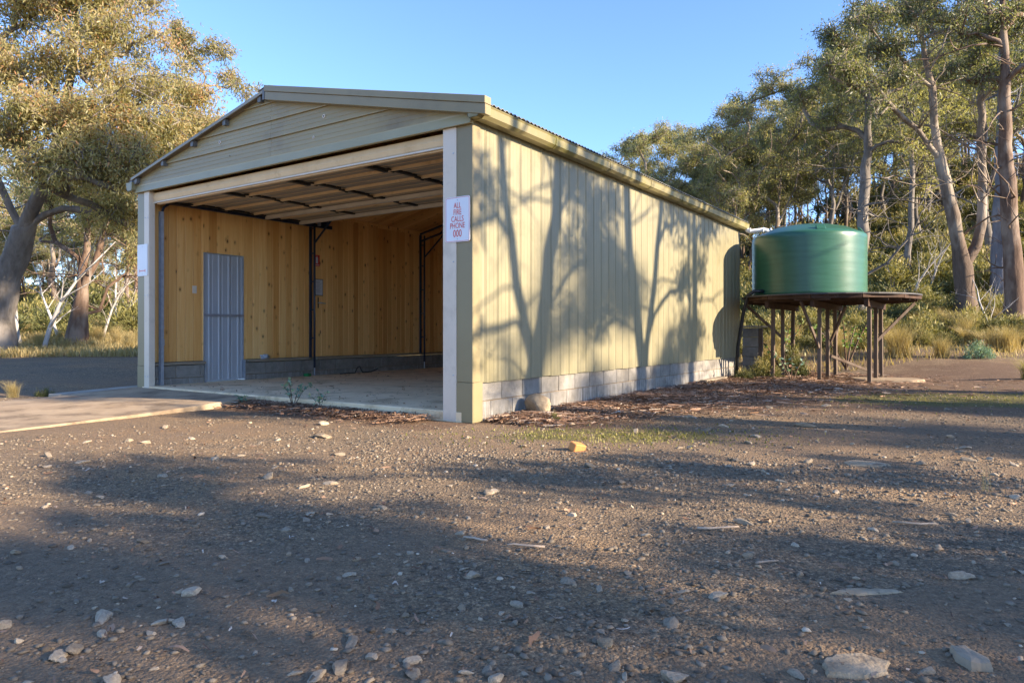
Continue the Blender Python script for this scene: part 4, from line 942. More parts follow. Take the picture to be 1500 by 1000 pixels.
by_crown(V_B, 1215, 70, 36, 11.6, 'bark_grey', 'leaf_green', 'green gum with layered crown leaning over the tank', 5.0)
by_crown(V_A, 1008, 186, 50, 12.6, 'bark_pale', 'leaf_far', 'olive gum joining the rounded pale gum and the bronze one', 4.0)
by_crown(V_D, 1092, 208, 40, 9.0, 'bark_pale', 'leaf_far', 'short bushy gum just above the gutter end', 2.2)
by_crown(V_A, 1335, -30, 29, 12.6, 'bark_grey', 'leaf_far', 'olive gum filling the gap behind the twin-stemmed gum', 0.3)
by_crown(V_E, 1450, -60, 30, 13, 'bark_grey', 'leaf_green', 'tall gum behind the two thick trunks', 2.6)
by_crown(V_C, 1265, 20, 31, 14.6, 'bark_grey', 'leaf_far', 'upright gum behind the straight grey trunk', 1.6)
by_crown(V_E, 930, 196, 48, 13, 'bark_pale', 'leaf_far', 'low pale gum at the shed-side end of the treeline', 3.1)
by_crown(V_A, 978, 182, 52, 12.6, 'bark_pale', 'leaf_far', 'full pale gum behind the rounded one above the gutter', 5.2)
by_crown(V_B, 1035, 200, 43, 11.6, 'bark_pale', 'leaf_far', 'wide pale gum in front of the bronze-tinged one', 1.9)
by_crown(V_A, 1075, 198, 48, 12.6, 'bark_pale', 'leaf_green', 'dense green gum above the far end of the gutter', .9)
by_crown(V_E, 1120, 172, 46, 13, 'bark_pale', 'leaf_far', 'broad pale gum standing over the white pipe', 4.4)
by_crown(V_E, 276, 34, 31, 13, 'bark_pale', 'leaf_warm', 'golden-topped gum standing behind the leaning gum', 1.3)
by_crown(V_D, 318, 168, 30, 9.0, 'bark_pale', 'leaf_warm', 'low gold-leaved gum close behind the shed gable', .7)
# --- the rest of the forest: hillside, left flat, low strip behind the shed
rt = random.Random(99); spots = []
def forest(n, y0, y1, k0, k1, hmin, hmax, grp, lab, leaves, barks, gap=2.6):
    c = 0; tries = 0
    while c < n and tries < 6000:
        tries += 1
        Y = y0 + (y1 - y0) * rt.random() ** .8; X = Y * rt.uniform(k0, k1)
        if any((X - a) ** 2 + (Y - b) ** 2 < gap ** 2 for a, b in spots): continue
        spots.append((X, Y)); i = rt.randrange(5); H = (12.4, 11.5, 14.5, 9, 13)[i]; s_ = rt.uniform(hmin, hmax) / H
        bk, lf = rt.choice(barks), rt.choice(leaves); put_tree(VAR[i], bk, lf, (X, Y, gz(X, Y) - .1), rt.uniform(0, 6.28), (max(s_, .6), max(s_, .6), s_), '%s %s %s %s' % (('slender', 'forked', 'tall high-crowned', 'short low-crowned', 'twin-stemmed')[i], {'leaf_far': 'pale-leaved', 'leaf_green': 'dark-leaved', 'leaf_warm': 'gold-leaved'}[lf], {'bark_pale': 'white-barked', 'bark_grey': 'grey-barked', 'bark_red': 'brown-barked'}[bk], lab), grp); c += 1
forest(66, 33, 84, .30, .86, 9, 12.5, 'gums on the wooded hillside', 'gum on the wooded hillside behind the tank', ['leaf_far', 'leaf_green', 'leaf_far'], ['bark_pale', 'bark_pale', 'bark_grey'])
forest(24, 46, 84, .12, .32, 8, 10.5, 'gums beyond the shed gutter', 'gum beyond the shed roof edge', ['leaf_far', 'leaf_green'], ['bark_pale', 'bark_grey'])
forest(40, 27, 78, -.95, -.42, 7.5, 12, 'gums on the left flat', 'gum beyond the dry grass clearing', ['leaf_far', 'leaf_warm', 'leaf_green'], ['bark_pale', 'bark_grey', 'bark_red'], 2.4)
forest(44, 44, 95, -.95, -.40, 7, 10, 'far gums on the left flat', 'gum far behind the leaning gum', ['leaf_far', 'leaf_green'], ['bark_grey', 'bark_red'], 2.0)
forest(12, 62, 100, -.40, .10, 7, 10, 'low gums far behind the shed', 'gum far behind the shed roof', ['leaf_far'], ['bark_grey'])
# --- trees off to the right and behind the viewer that shade the wall and the gravel
def ray(a, b, dist):   # walk from a shed-local ground point towards the sun
    x, y = from_shed(a, b); return x + math.cos(R(SUN_AZ)) * dist, y + math.sin(R(SUN_AZ)) * dist
SHADE = [(V_S, 0, 1.2, 9.5, .2, .95), (V_S, 0, 4.2, 10.5, 3.3, 1.0), (V_S, 0, 6.3, 13, 1.0, .95), (V_A, 0, 2.7, 27, 2.0, 1.0)]
for v, a, b, dist, rz, s_ in SHADE:
    x, y = ray(a, b, dist); put_tree(v, 'bark_grey', 'leaf_green', (x, y, gz(x, y) - .1), rz, s_, 'gum tree of the grove on the sunny side of the yard', 'gums shading the yard from the sunny side')
VAR.append(V_S)
for tx, ty, dist, i, rz, s_ in ((.4, 1.0, 10, 3, 4, .66), (1.3, 1.0, 8.5, 3, 5, .55), (1.5, 4.6, 7.0, 3, 1, .34), (-3.2, 4.9, 12, 3, .4, .5), (6.0, 9.8, 13, 3, 1, .8), (6.2, 4.4, 8, 3, 2.5, .48), (3.4, 1.7, 7, 3, 2.2, .42), (8.0, 7.0, 8, 3, 5.5, .5)):
    x, y = tx + math.cos(R(SUN_AZ)) * dist, ty + math.sin(R(SUN_AZ)) * dist
    put_tree(VAR[i], 'bark_grey', 'leaf_green', (x, y, gz(x, y) - .1), rz, s_, 'gum tree of the grove on the sunny side of the yard', 'gums shading the yard from the sunny side')

# --- bare bleached saplings on the left
def bare(seed, H, name):
    r_ = random.Random(seed); mb = MB()
    def grow(p, d, ln, r0, lv):
        pts = [Vector(p)]; rr = [r0]; d = Vector(d)
        for i in range(5):
            d = (d + Vector((r_.gauss(0, .16), r_.gauss(0, .16), r_.gauss(.03, .1)))).normalized(); pts.append(pts[-1] + d * ln / 5); rr.append(r0 * (1 - .16 * (i + 1)))
        mb.tube(pts, rr, 6 if lv == 0 else 4, False)
        if lv < 3:
            for k in range(3 if lv else 5):
                j = r_.randint(1, 4); a = r_.uniform(0, 6.28); q = (d * .7 + Vector((math.cos(a), math.sin(a), .25)) * .8).normalized(); grow(pts[j], q, ln * r_.uniform(.4, .65), rr[j] * .55, lv + 1)
    grow((0, 0, -.1), (.12, 0, 1), H, H * .018, 0); return mb.mesh(name, True)
bares = [bare(s_, 3.4, 'bare_sapling') for s_ in (3, 8, 15)]
for i, (px, Y, s_) in enumerate(((62, 18.5, 1.05), (88, 21, .8), (30, 19.5, .9), (150, 22, .75), (175, 23.5, .8), (8, 21, .8), (1330, 24, .8), (1455, 19.5, .55), (1200, 27, .9), (1360, 27, .8))):
    p = at(px, 486, Y); o = ob('bare_sapling', bares[i % 3], 'bark_bare', None, (p.x, p.y, gz(p.x, p.y)), (0, 0, i * 1.9), (s_, s_, s_))
    tag(o, 'leafless bleached sapling standing in the scrub', 'sapling', 'bare saplings in the scrub')

# --- shrubs, tussocks, grass
def shrub(seed, n, leaf, flat=.8, up=.5):
    rs = np.random.RandomState(seed); k = 26; c = unit(rs.normal(size=(k, 3))); c[:, 2] = np.abs(c[:, 2]); c *= rs.uniform(.35, .95, (k, 1)) * np.array((1, 1, flat)); ci = rs.randint(0, k, n)
    P = c[ci] + rs.normal(size=(n, 3)) * .13; P[:, 2] = np.abs(P[:, 2]); D = unit(rs.normal(size=(n, 3)) * .7 + unit(P + 1e-3) * .6 + np.array((0, 0, up))); s_ = rs.uniform(.6, 1.4, n)
    tone = rs.normal(size=k) * .1
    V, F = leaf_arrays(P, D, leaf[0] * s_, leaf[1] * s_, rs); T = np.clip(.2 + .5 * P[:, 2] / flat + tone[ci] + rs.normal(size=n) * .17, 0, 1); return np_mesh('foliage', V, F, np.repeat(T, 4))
def stems_mesh(seed, n=9):
    r_ = random.Random(seed); mb = MB()
    for i in range(n):
        a = r_.uniform(0, 6.28); t_ = Vector((math.cos(a) * r_.uniform(.2, .7), math.sin(a) * r_.uniform(.2, .7), r_.uniform(.35, .75))); mb.tube([(0, 0, -.05), t_ * .5 + Vector((0, 0, .06)), t_], [.022, .014, .006], 4, False)
    return mb.mesh('stems')
SHR = [shrub(40 + i, 2600, (.13, .035), (.85, .7, 1.0, .6, .8)[i], (.5, .9, .6, .5, 1.1)[i]) for i in range(5)]; STM = [stems_mesh(i) for i in range(3)]
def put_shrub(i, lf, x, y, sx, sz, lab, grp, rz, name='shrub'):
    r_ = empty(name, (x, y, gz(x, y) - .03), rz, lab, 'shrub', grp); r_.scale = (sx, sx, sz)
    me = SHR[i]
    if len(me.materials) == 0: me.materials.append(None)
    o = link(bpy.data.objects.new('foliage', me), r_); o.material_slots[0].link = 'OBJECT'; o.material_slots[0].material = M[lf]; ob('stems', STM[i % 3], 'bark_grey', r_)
rs_ = random.Random(5); sp2 = []
def scatter(n, y0, y1, k0, k1, s0, s1, lab, grp, leaves, gap):
    c = t_ = 0
    while c < n and t_ < 5000:
        t_ += 1; Y = rs_.uniform(y0, y1); X = Y * rs_.uniform(k0, k1); a, b = to_shed(X, Y)
        if (-SW - 1.2 < a < 1.0 and -1 < b < SL + 1.2) or math.hypot(X - 6.25, Y - 13.7) < 2.1 or any((X - q) ** 2 + (Y - w) ** 2 < gap * gap for q, w in sp2): continue
        sp2.append((X, Y)); s_ = rs_.uniform(s0, s1) * (1 + .012 * (Y - y0)); i = rs_.randrange(5); lf = rs_.choice(leaves); put_shrub(i, lf, X, Y, s_, s_ * rs_.uniform(.7, 1.1), '%s %s %s' % (('domed', 'flat-topped', 'upright', 'low spreading', 'bristly')[i], 'yellow-green' if lf == 'leaf_shrub' else 'dull green', lab), grp, rs_.uniform(0, 6.28)); c += 1
scatter(85, 17.6, 25, .30, .82, .4, .85, 'heath shrub on the low slope behind the tank stand', 'heath shrubs on the near slope', ['leaf_shrub', 'leaf_shrub', 'leaf_shrub_dark'], .62)
scatter(150, 24, 48, .24, .84, .8, 1.6, 'bush on the steep hillside', 'bushes on the hillside', ['leaf_shrub', 'leaf_shrub', 'leaf_shrub_dark'], 1.05)
scatter(50, 20.5, 44, -.86, -.42, .6, 1.3, 'bush at the edge of the dry grass clearing', 'bushes around the left clearing', ['leaf_shrub_dark', 'leaf_shrub', 'leaf_shrub_dark'], 1.2)
scatter(60, 34, 70, -.95, -.36, 1.5, 2.4, 'tall bush beneath the distant gums', 'undergrowth beneath the distant gums', ['leaf_shrub_dark', 'leaf_shrub_dark', 'leaf_shrub'], 1.8)
scatter(40, 48, 85, .1, .86, 1.6, 2.6, 'tall bush high on the hillside', 'undergrowth high on the hillside', ['leaf_shrub_dark', 'leaf_shrub'], 2.2)
for x, y, s_, z_, lf, lab in ((*from_shed(.62, 8.55), .34, .42, 'leaf_shrub', 'straw-tipped heath bush at the rear corner of the shed wall'), (*from_shed(.42, 7.95), .22, .26, 'leaf_shrub_dark', 'small dark heath bush against the block base'), (*from_shed(1.0, 9.5), .32, .62, 'leaf_shrub_dark', 'tall dull-green bush beside the concrete pier'), (6.0, 16.2, .36, .42, 'leaf_shrub', 'round yellow-green bush seen between the stand posts'), (*from_shed(.56, .67), .075, .13, 'leaf_shrub_dark', 'tiny brown-green seedling beside the pale boulder'), (-6.63, 9.95, .13, .22, 'leaf_shrub_dark', 'small brown weed by the end of the concrete path'), (13.2, 19.0, .7, .6, 'leaf_shrub_dark', 'leafy dull-green bush below the reddish gum'), (10.4, 15.6, .30, .40, 'leaf_blue', 'blue-green sapling bush right of the tussock')):
    put_shrub(rs_.randrange(5), lf, x, y, s_, z_, lab, None, rs_.uniform(0, 6))
def blades(P, H, Wd, lean, rs):
    n = len(P); a = rs.uniform(0, 6.28, n); d = np.stack([np.cos(a), np.sin(a), np.zeros(n)], 1); s_ = np.stack([-np.sin(a), np.cos(a), np.zeros(n)], 1)
    m = P + d * (lean * H * .35)[:, None] + np.array((0, 0, 1)) * (H * .6)[:, None]; t_ = P + d * (lean * H)[:, None] + np.array((0, 0, 1)) * (H * .95)[:, None]
    V = np.stack([P - s_ * Wd[:, None], P + s_ * Wd[:, None], m + s_ * Wd[:, None] * .7, m - s_ * Wd[:, None] * .7, t_, t_], 1).reshape(-1, 3); i = np.arange(n)[:, None] * 6
    F = np.concatenate([i + np.array((0, 1, 2, 3)), i + np.array((3, 2, 4, 5))]); return V, F
def tri_fix(V, F): return np_mesh('blades', V, F)
def tussock(seed, n=420):
    rs = np.random.RandomState(seed); P = rs.normal(size=(n, 3)) * np.array((.10, .10, 0)); H = rs.uniform(.5, 1.05, n); V, F = blades(P, H, rs.uniform(.003, .006, n), rs.uniform(.1, .75, n), rs)
    F = np.concatenate([F[:n], F[n:]]); V = V.copy(); V[5::6] += .0015; return np_mesh('tussock', V, F, np.repeat(np.clip(.55 + rs.normal(size=n) * .22, 0, 1), 6))
TUS = [tussock(s_) for s_ in (1, 2, 3)]
def put_tussock(x, y, s_, lab, grp, mat='grass'):
    me = TUS[rs_.randrange(3)]; o = bpy.data.objects.new('grass_tussock', me); link(o)
    if len(me.materials) == 0: me.materials.append(None)
    o.material_slots[0].link = 'OBJECT'; o.material_slots[0].material = M[mat]; o.location = (x, y, gz(x, y) - .01); o.rotation_euler = (0, 0, rs_.uniform(0, 6.28)); o.scale = (s_ * rs_.uniform(.9, 1.3), s_ * rs_.uniform(.9, 1.3), s_); tag(o, lab, 'grass', grp)
put_tussock(9.0, 16.2, .85, 'large straw tussock right of the tank stand', None); put_tussock(9.75, 15.9, .6, 'smaller straw tussock touching the large one', None)
put_tussock(9.3, 12.6, .42, 'green-gold tussock on the moss near the stand', None, 'grass_green'); put_tussock(9.9, 10.6, .36, 'grey-green tussock at the edge of the moss', None, 'grass_green'); put_tussock(-6.95, 9.75, .26, 'grey dry tuft at the end of the concrete path', None)
tf = tussock(9, 14); o = ob('grass_tuft', tf, 'grass', None, (2.72, 4.02, gz(2.72, 4.02)), (0, 0, 0), (.16, .16, .24)); tag(o, 'thin upright straw tuft alone on the gravel', 'grass')
for k in range(40):
    Y = rs_.uniform(16.0, 23); X = Y * rs_.uniform(.34, .78)
    if math.hypot(X - 6.25, Y - 13.7) > 2.2: put_tussock(X, Y, rs_.uniform(.4, .8), 'straw tussock among the heath shrubs on the slope', 'straw tussocks on the slope')
for k in range(60):
    Y = rs_.uniform(16.5, 27); X = Y * rs_.uniform(-.84, -.46); put_tussock(X, Y, rs_.uniform(.3, .6), 'straw tussock in the dry grass clearing', 'straw tussocks in the clearing')
def grass_patch(name, n, seed, fx, h0, h1, lab, mat):
    rs = np.random.RandomState(seed); P = fx(rs, n); P = np.concatenate([P, ground_z(P[:, 0], P[:, 1])[:, None]], 1); n = len(P); H = rs.uniform(h0, h1, n)
    V, F = blades(P, H, rs.uniform(.003, .007, n) * (1 + P[:, 1] / 25), rs.uniform(.1, .9, n), rs); V = V.copy(); V[5::6] += .0015
    tone = .5 + .45 * wavy(P[:, 0], P[:, 1], 1.3); T = np.clip(tone + rs.normal(size=n) * .2, 0, 1); o = ob(name, np_mesh(name, V, F, np.repeat(T, 6)), mat); tag(o, lab, 'grass', None, 'stuff')
def clear(P):
    a, b = to_shed(P[:, 0], P[:, 1]); return P[~((a > -SW - .3) & (a < .3) & (b > -.3) & (b < SL + .3))]
def fl(rs, n): Y = 16.3 + 15 * rs.rand(n) ** 1.4; return np.stack([Y * rs.uniform(-.88, -.3, n), Y], 1)
def fr(rs, n): Y = 15.6 + 16 * rs.rand(n) ** 1.1; return clear(np.stack([Y * rs.uniform(.2, .84, n), Y], 1))
def fm(rs, n):
    P = np.concatenate([np.stack([6.4 + rs.normal(size=n // 2) * 1.8, 9.4 + rs.normal(size=n // 2) * .7], 1), np.stack([.9 + rs.normal(size=n - n // 2) * .75, 6.15 + rs.normal(size=n - n // 2) * .3], 1)]); return clear(P)
grass_patch('dry_grass', 26000, 1, fl, .08, .26, 'golden dry grass filling the clearing left of the shed', 'grass'); grass_patch('dry_grass', 15000, 2, fr, .06, .2, 'dry grass between the shrubs behind the tank stand', 'grass'); grass_patch('short_grass', 2200, 3, fm, .008, .028, 'sparse short green grass on the gravel', 'grass_green')
# seedlings with large leaves: two at the slab edge, saplings under the stand
def seedling(name, loc, H, n, leaf, seed, lab, mat='leaf_blue', lean=(0, 0)):
    r_ = random.Random(seed); root = empty(name, loc, r_.uniform(0, 6), lab, 'seedling'); mb = MB(); P = []; D = []
    for k in range(4):
        a = k * 1.7 + r_.uniform(-.4, .4); t_ = Vector((math.cos(a) * H * r_.uniform(.25, .6), math.sin(a) * H * r_.uniform(.25, .6), H * r_.uniform(.6, 1))); m_ = t_ * .5 + Vector((0, 0, H * .08)); mb.tube([(0, 0, -.03), m_, t_], [H * .018, H * .011, H * .005], 5, False)
        for j in range(n // 4):
            u_ = r_.uniform(.35, 1.0); q = m_ * (2 * u_ * (1 - u_)) + t_ * u_ * u_; P.append(q); D.append(Vector((r_.gauss(0, 1), r_.gauss(0, 1), r_.gauss(.1, .5))).normalized())
    mb.build('stem', 'bark_red', root, True); rs = np.random.RandomState(seed); P = np.array(P); D = np.array(D); s_ = rs.uniform(.6, 1.2, len(P)); V, F = leaf_arrays(P, D, leaf[0] * s_, leaf[1] * s_, rs); lm = np_mesh('leaves', V, F, np.repeat(np.clip(rs.normal(.5, .28, len(P)), 0, 1), 4)); ob('leaves', lm, mat, root)
seedling('gum_seedling', to_world(-2.62, -.10, .03), .40, 90, (.055, .030), 4, 'larger blue-green gum seedling at the edge of the slab'); seedling('gum_seedling', to_world(-2.12, -.12, .03), .24, 50, (.05, .026), 6, 'smaller dark seedling at the slab edge near the right post'); seedling('gum_seedling', to_world(-3.35, -.30, .02), .17, 44, (.05, .024), 9, 'low grey-green seedling sprawling in the bark litter')
M['leaf_juv'] = tint_mat('bright_juvenile_leaves', [(0, (.07, .13, .03)), (.6, (.15, .24, .05)), (1, (.30, .36, .10))], .4, .5, .3)
seedling('gum_sapling', (7.45, 15.6, .1), 1.35, 110, (.10, .07), 14, 'round-leaved bright green sapling behind the stand posts', 'leaf_juv'); seedling('gum_sapling', (6.1, 15.9, .1), 1.1, 70, (.10, .065), 15, 'thin round-leaved sapling between the middle posts', 'leaf_juv'); seedling('gum_sapling', (5.15, 12.9, .0), .62, 60, (.08, .04), 17, 'small pale-leaved sapling before the left stand post', 'leaf_blue')

# ------------------------------------------------------------------ stones, gravel, litter
x, y = from_shed(.20, .96); blob('boulder', 'pale_rock', (x, y, .085), .20, .13, .16, 12, .12, 4, 'pale sandy boulder against the block base', 'boulder', rz=-.5)
for i, (a, b, s_) in enumerate(((.10, .55, .05), (.08, .78, .055), (.10, 1.35, .05))): x, y = from_shed(a, b); blob('stone', 'rock', (x, y, .02), s_, s_ * .8, s_ * .7, 60 + i, .4, 2, 'dark stone lying against the foot of the block wall', 'stone', 'stones at the foot of the block wall')
def slab_rock(name, pts, t, loc, mat, lab):
    # a broken slab: irregular outline, uneven top, sides sloping into the soil
    r_ = random.Random(len(pts) * 7 + int(loc[1] * 10)); P = np.array(pts, float); c = P.mean(0); rim = []
    for i in range(len(P)):
        a, b = P[i], P[(i + 1) % len(P)]
        for k in range(4): q = a + (b - a) * k / 4; rim.append(q + np.array((r_.uniform(-1, 1), r_.uniform(-1, 1))) * .045 * np.linalg.norm(b - a))
    n = len(rim); vs = []; fs = []
    for f_, z_ in ((1.06, -.03), (1.0, t * .35), (.93, t * .85), (.6, t), (.3, t * 1.08)):
        for q in rim: p = c + (q - c) * f_; vs.append((p[0], p[1], z_ + (r_.uniform(-1, 1) * t * (.10 if f_ > .8 else .02) + .18 * t * math.sin(14 * p[0] + 3) if z_ > 0 else 0)))
    for k in range(4): fs += [(k * n + i, k * n + (i + 1) % n, (k + 1) * n + (i + 1) % n, (k + 1) * n + i) for i in range(n)]
    vs.append((c[0], c[1], t)); fs += [(4 * n + i, 4 * n + (i + 1) % n, 5 * n) for i in range(n)]
    o = MB().add(vs, fs).build(name, mat, None, loc=loc); tag(o, lab, 'stone'); return o
slab_rock('flat_stone', [(-.11, -.06), (-.02, -.075), (.06, -.045), (.075, -.01), (.10, .02), (.05, .07), (-.03, .055), (-.09, .02)], .014, (.95, 1.925, gz(.95, 1.92) - .002), 'pale_rock', 'broad pale flat stone bedded in the gravel')
slab_rock('flat_stone', [(-.13, -.02), (-.05, -.035), (.04, -.028), (.13, -.01), (.12, .015), (.03, .02), (-.06, .018)], .007, (1.24, 2.46, gz(1.24, 2.46)), 'pale_rock', 'long thin pale stone flush with the gravel')
slab_rock('flat_stone', [(-.035, -.06), (.02, -.065), (.04, -.02), (.02, .05), (-.02, .055), (-.04, .0)], .025, (1.275, 1.95, gz(1.27, 1.95)), 'rock', 'narrow grey stone beside the broad pale flat one')
slab_rock('flat_stone', [(-.14, -.08), (.02, -.12), (.15, -.04), (.12, .08), (-.04, .11), (-.13, .04)], .010, (2.45, 4.86, gz(2.45, 4.86)), 'pale_rock', 'pale worn stone patch in the brown track')
tag(MB().box(-.055, .055, -.04, .04, -.02, .045).build('brick_piece', 'brick', None, bevel=.006, loc=(.50, 5.40, gz(.5, 5.4) + .012), rot=(.25, .2, .6)), 'broken orange brick lying on the gravel', 'brick')
tag(MB().bar((0, 0, 0), (.9, .5, .015), .12, .06).build('timber_offcut', 'sill', None, loc=(*from_shed(.12, 6.55), .03), rot=(0, 0, R(24))), 'mossy timber offcut lying along the block base', 'timber')
rocks = []
for k in range(8):
    bm = bmesh.new(); bmesh.ops.create_icosphere(bm, subdivisions=3, radius=1.0); r_ = random.Random(200 + k); ax = [Vector((r_.gauss(0, 1), r_.gauss(0, 1), r_.gauss(0, 1))).normalized() for _ in range(11)]; cu = [r_.uniform(.38, .72) for _ in ax]
    for v in bm.verts:
        d = v.co.normalized(); q = 1.0
        for a, c in zip(ax, cu):
            e = d.dot(a)
            if e > c: q = min(q, c / e)
        v.co = Vector((d.x * q, d.y * q * .75, d.z * q * .5))
    me = bpy.data.meshes.new('stone'); bm.to_mesh(me); bm.free(); me.materials.append(M['rock']); rocks.append(me)
for px, py, s_, mt, lab in ((210, 793, .035, 'pale_rock', 'pale rounded stone alone in the left of the gravel'), (760, 886, .026, 'rock', 'blue-grey angular stone in the middle of the gravel'), (677, 892, .024, 'pale_rock', 'buff stone left of the blue-grey angular stone'), (595, 902, .022, 'pale_rock', 'small buff wedge stone near a dry leaf'), (886, 941, .034, 'pale_rock', 'smooth tan stone bedded in reddish gravel'), (990, 992, .05, 'rock', 'dark grey stone half buried in reddish gravel'), (1094, 815, .03, 'pale_rock', 'pale triangular stone lying on dark gravel'), (1404, 846, .045, 'rock', 'dark blocky stone throwing a shadow'), (474, 641, .085, 'pale_rock', 'white flat stone near the bark litter')):
    Y = EYE * 1026 / (py - 486); X = (px - 750) / 1026 * Y; o = ob('stone', rocks[px % 8].copy(), None, None, (X, Y, gz(X, Y) + s_ * .18), (0, 0, px), (s_ * 1.25, s_, s_)); o.data.materials[0] = M[mt]; tag(o, lab, 'stone')
rg = random.Random(77)
for k in range(330):
    y = 1.75 + 7.0 * rg.random() ** 1.6; x = rg.uniform(-.78, .80) * (y + .3); a, b = to_shed(x, y)
    if -SW - .2 < a < .35 and b > -.7: continue
    if -6.6 < a < -2.6 and b > -5.4: continue
    s_ = (.009 + .022 * rg.random() ** 2) * (1 + .15 * y) * (1.5 if rg.random() < .08 else 1); o = bpy.data.objects.new('stone', rocks[rg.randrange(8)]); link(o); o.location = (x, y, gz(x, y) + s_ * .15); o.rotation_euler = (rg.uniform(-.3, .3), rg.uniform(-.3, .3), rg.uniform(0, 6.3)); o.scale = (s_ * rg.uniform(.9, 1.5), s_, s_ * rg.uniform(.7, 1.2))
    tag(o, '%s loose stone lying on the gravel yard' % ('larger' if s_ > .04 else ('middling' if s_ > .024 else 'small')), 'stone', 'loose stones on the gravel')
def gravel(n, seed):
    rs = np.random.RandomState(seed); y = 1.3 + 8.6 * rs.rand(n) ** 1.15; x = rs.uniform(-.82, .86, n) * (y + .5)
    band = np.exp(-((y - 5.0 + .25 * x) / .55) ** 2) * (x > -1.2) * (x < 3.2); dens = .34 + .5 * (1 - bare_soil(x, y)) + .5 * band; keep = rs.rand(n) < dens; x, y, band = x[keep], y[keep], band[keep]
    a, b = to_shed(x, y); ok = ~((a > -SW - .3) & (a < .25) & (b > -.25)) & ~((a > -6.5) & (a < -2.6) & (b > -5.4)); x, y, band = x[ok], y[ok], band[ok]; n = len(x)
    s_ = .0028 + .0042 * rs.pareto(2.4, n).clip(0, 2.6) + .004 * band; t = (1 + 5 ** .5) / 2
    ico = unit(np.array([(-1, t, 0), (1, t, 0), (-1, -t, 0), (1, -t, 0), (0, -1, t), (0, 1, t), (0, -1, -t), (0, 1, -t), (t, 0, -1), (t, 0, 1), (-t, 0, -1), (-t, 0, 1)], float))
    fc = np.array([(0, 11, 5), (0, 5, 1), (0, 1, 7), (0, 7, 10), (0, 10, 11), (1, 5, 9), (5, 11, 4), (11, 10, 2), (10, 7, 6), (7, 1, 8), (3, 9, 4), (3, 4, 2), (3, 2, 6), (3, 6, 8), (3, 8, 9), (4, 9, 5), (2, 4, 11), (6, 2, 10), (8, 6, 7), (9, 8, 1)])
    P = ico[None] * rs.uniform(.5, 1.3, (n, 12, 1)) * (np.stack([rs.uniform(.9, 1.6, n), np.ones(n), rs.uniform(.4, .8, n)], 1) * s_[:, None])[:, None]
    an = rs.uniform(0, 6.28, n); c, s2 = np.cos(an)[:, None], np.sin(an)[:, None]; P = np.stack([P[..., 0] * c - P[..., 1] * s2, P[..., 0] * s2 + P[..., 1] * c, P[..., 2]], 2)
    P += np.stack([x, y, ground_z(x, y) + s_ * .22], 1)[:, None]; F = (fc[None] + (np.arange(n) * 12)[:, None, None]).reshape(-1, 3)
    T = np.clip(rs.normal(.42, .22, n) + .35 * (rs.rand(n) < .04), 0, 1); o = ob('gravel', np_mesh('gravel', P.reshape(-1, 3), F, np.repeat(T, 12)), 'gravel'); tag(o, 'loose grey-brown gravel scattered over the yard', 'gravel', None, 'stuff')
gravel(72000, 5)
def strips(name, P, L0, L1, W0, W1, seed, lab, mean=.5, lift=.03, z0=None):
    rs = np.random.RandomState(seed); n = len(P); a = rs.uniform(0, 6.28, n); d = np.stack([np.cos(a), np.sin(a), np.zeros(n)], 1); s_ = np.stack([-np.sin(a), np.cos(a), np.zeros(n)], 1)
    L = L0 + (L1 - L0) * rs.rand(n) ** 2.5; Wd = rs.uniform(W0, W1, n); base = np.concatenate([P, ((ground_z(P[:, 0], P[:, 1]) if z0 is None else np.full(n, z0)) + .004)[:, None]], 1) + np.array((0, 0, 1)) * (lift * rs.rand(n) ** 1.5)[:, None]
    bend = rs.normal(size=n) * .18; z = rs.uniform(.001, .014, (n, 4)); V = []
    tl = rs.normal(size=n) * .5
    for j, u_ in enumerate((-.5, -.17, .17, .5)):
        c = base + d * (L * u_)[:, None] + s_ * (bend * L * (u_ * u_ * 4))[:, None] + np.array((0, 0, 1)) * z[:, j][:, None]; w = Wd * (1 if j in (1, 2) else .55)
        o_ = s_ * (w / 2)[:, None] + np.array((0, 0, 1)) * (tl * w / 2)[:, None]; V += [c - o_, c + o_]
    V = np.stack(V, 1).reshape(-1, 3); i = np.arange(n)[:, None] * 8; F = np.concatenate([i + np.array((0, 1, 3, 2)), i + np.array((2, 3, 5, 4)), i + np.array((4, 5, 7, 6))]); T = np.clip(rs.normal(mean, .25, n), 0, 1)
    o = ob(name, np_mesh(name, V, F, np.repeat(T, 8)), 'litter'); tag(o, lab, 'litter', None, 'stuff')
rs = np.random.RandomState(8)
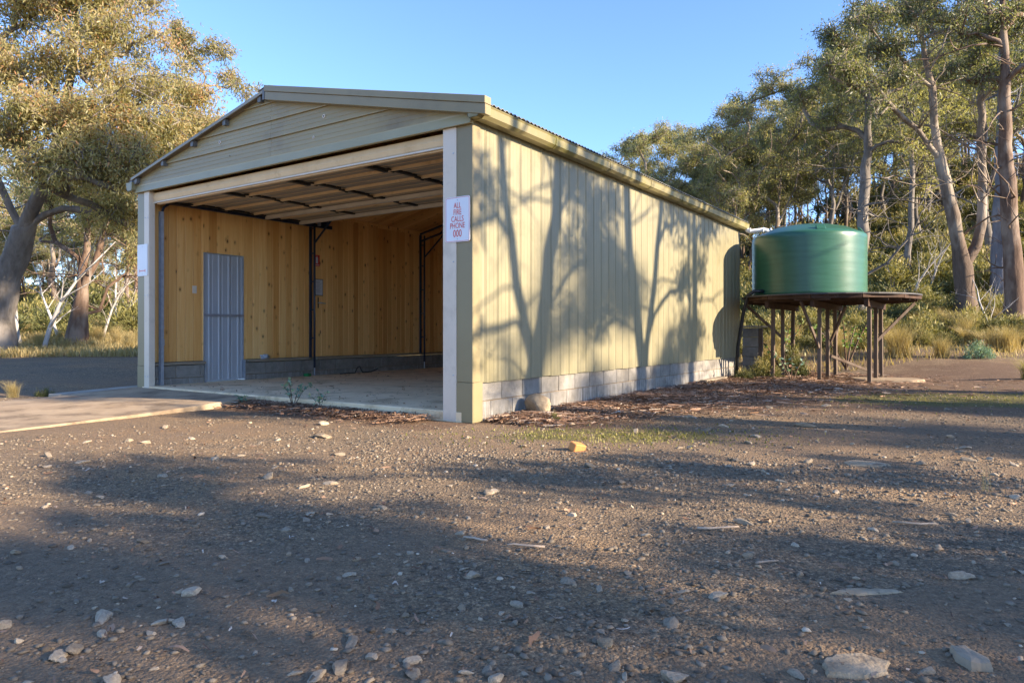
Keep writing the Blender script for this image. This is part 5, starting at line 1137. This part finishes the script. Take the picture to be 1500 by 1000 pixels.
def wallside(n): b = rs.uniform(.15, 10.6, n); a = .03 + np.abs(rs.normal(size=n)) * (.38 + .18 * np.minimum(b, 6)); x, y = from_shed(a, b); k = np.hypot(x - 7, y - 13.2) > .7; return np.stack([x, y], 1)[k]
def slabside(n): a = -.45 - 3.0 * rs.rand(n) ** .9; b = -.06 - np.abs(rs.normal(size=n)) * .24; x, y = from_shed(a, b); return np.stack([x, y], 1)
def slabin(n): a = -.5 - 5.2 * rs.rand(n); b = .12 + 5 * rs.rand(n) ** 1.8; x, y = from_shed(a, b); return np.stack([x, y], 1)
def yard(n): y = 1.6 + 11 * rs.rand(n); x = rs.uniform(-.75, .8, n) * y; P = clear(np.stack([x, y], 1)); a, b = to_shed(P[:, 0], P[:, 1]); return P[~((a > -6.5) & (a < -2.6) & (b > -5.4) & (b < .5))]
strips('bark_litter', wallside(22000), .02, .26, .004, .015, 1, 'reddish bark and leaf litter heaped along the sunlit wall', .5, .05); strips('bark_litter', slabside(4200), .02, .18, .004, .014, 2, 'reddish bark litter heaped before the slab edge', .45, .06); strips('leaf_scraps', yard(1500), .015, .08, .004, .013, 3, 'dry leaf and bark scraps scattered over the gravel', .55, .004)
strips('leaf_scraps', slabin(420), .015, .07, .004, .012, 4, 'leaf and bark scraps blown onto the shed floor', .4, .002, FL)
for i, (x, y, L, a) in enumerate(((.95, 3.22, .20, .15), (*from_shed(1.0, 1.9), .8, .5), (*from_shed(1.3, 3.2), .9, .25), (*from_shed(.9, 4.4), .7, .1), (*from_shed(1.5, 5.6), 1.0, -.1), (.06, 2.95, .16, 2.9), (-.16, 3.05, .12, 2.7), (1.0, 2.75, .1, .3), (1.9, 3.3, .2, -.2), (*from_shed(.8, 1.3), .6, .8), (8.3, 7.9, .5, -.4))):
    r_ = random.Random(i); pts = [(u_ * L, r_.uniform(-.05, .05) * L, .012 + r_.uniform(0, .02) * L) for u_ in (-.5, -.2, .1, .35, .5)]
    tag(MB().tube(pts, [.004 + .006 * L, .004 + .007 * L, .004 + .006 * L, .004 + .004 * L, .003], 6).build('stick', 'stick', None, True, loc=(x, y, gz(x, y)), rot=(0, 0, a)), 'dry fallen stick lying on the ground', 'stick', 'fallen sticks on the ground')
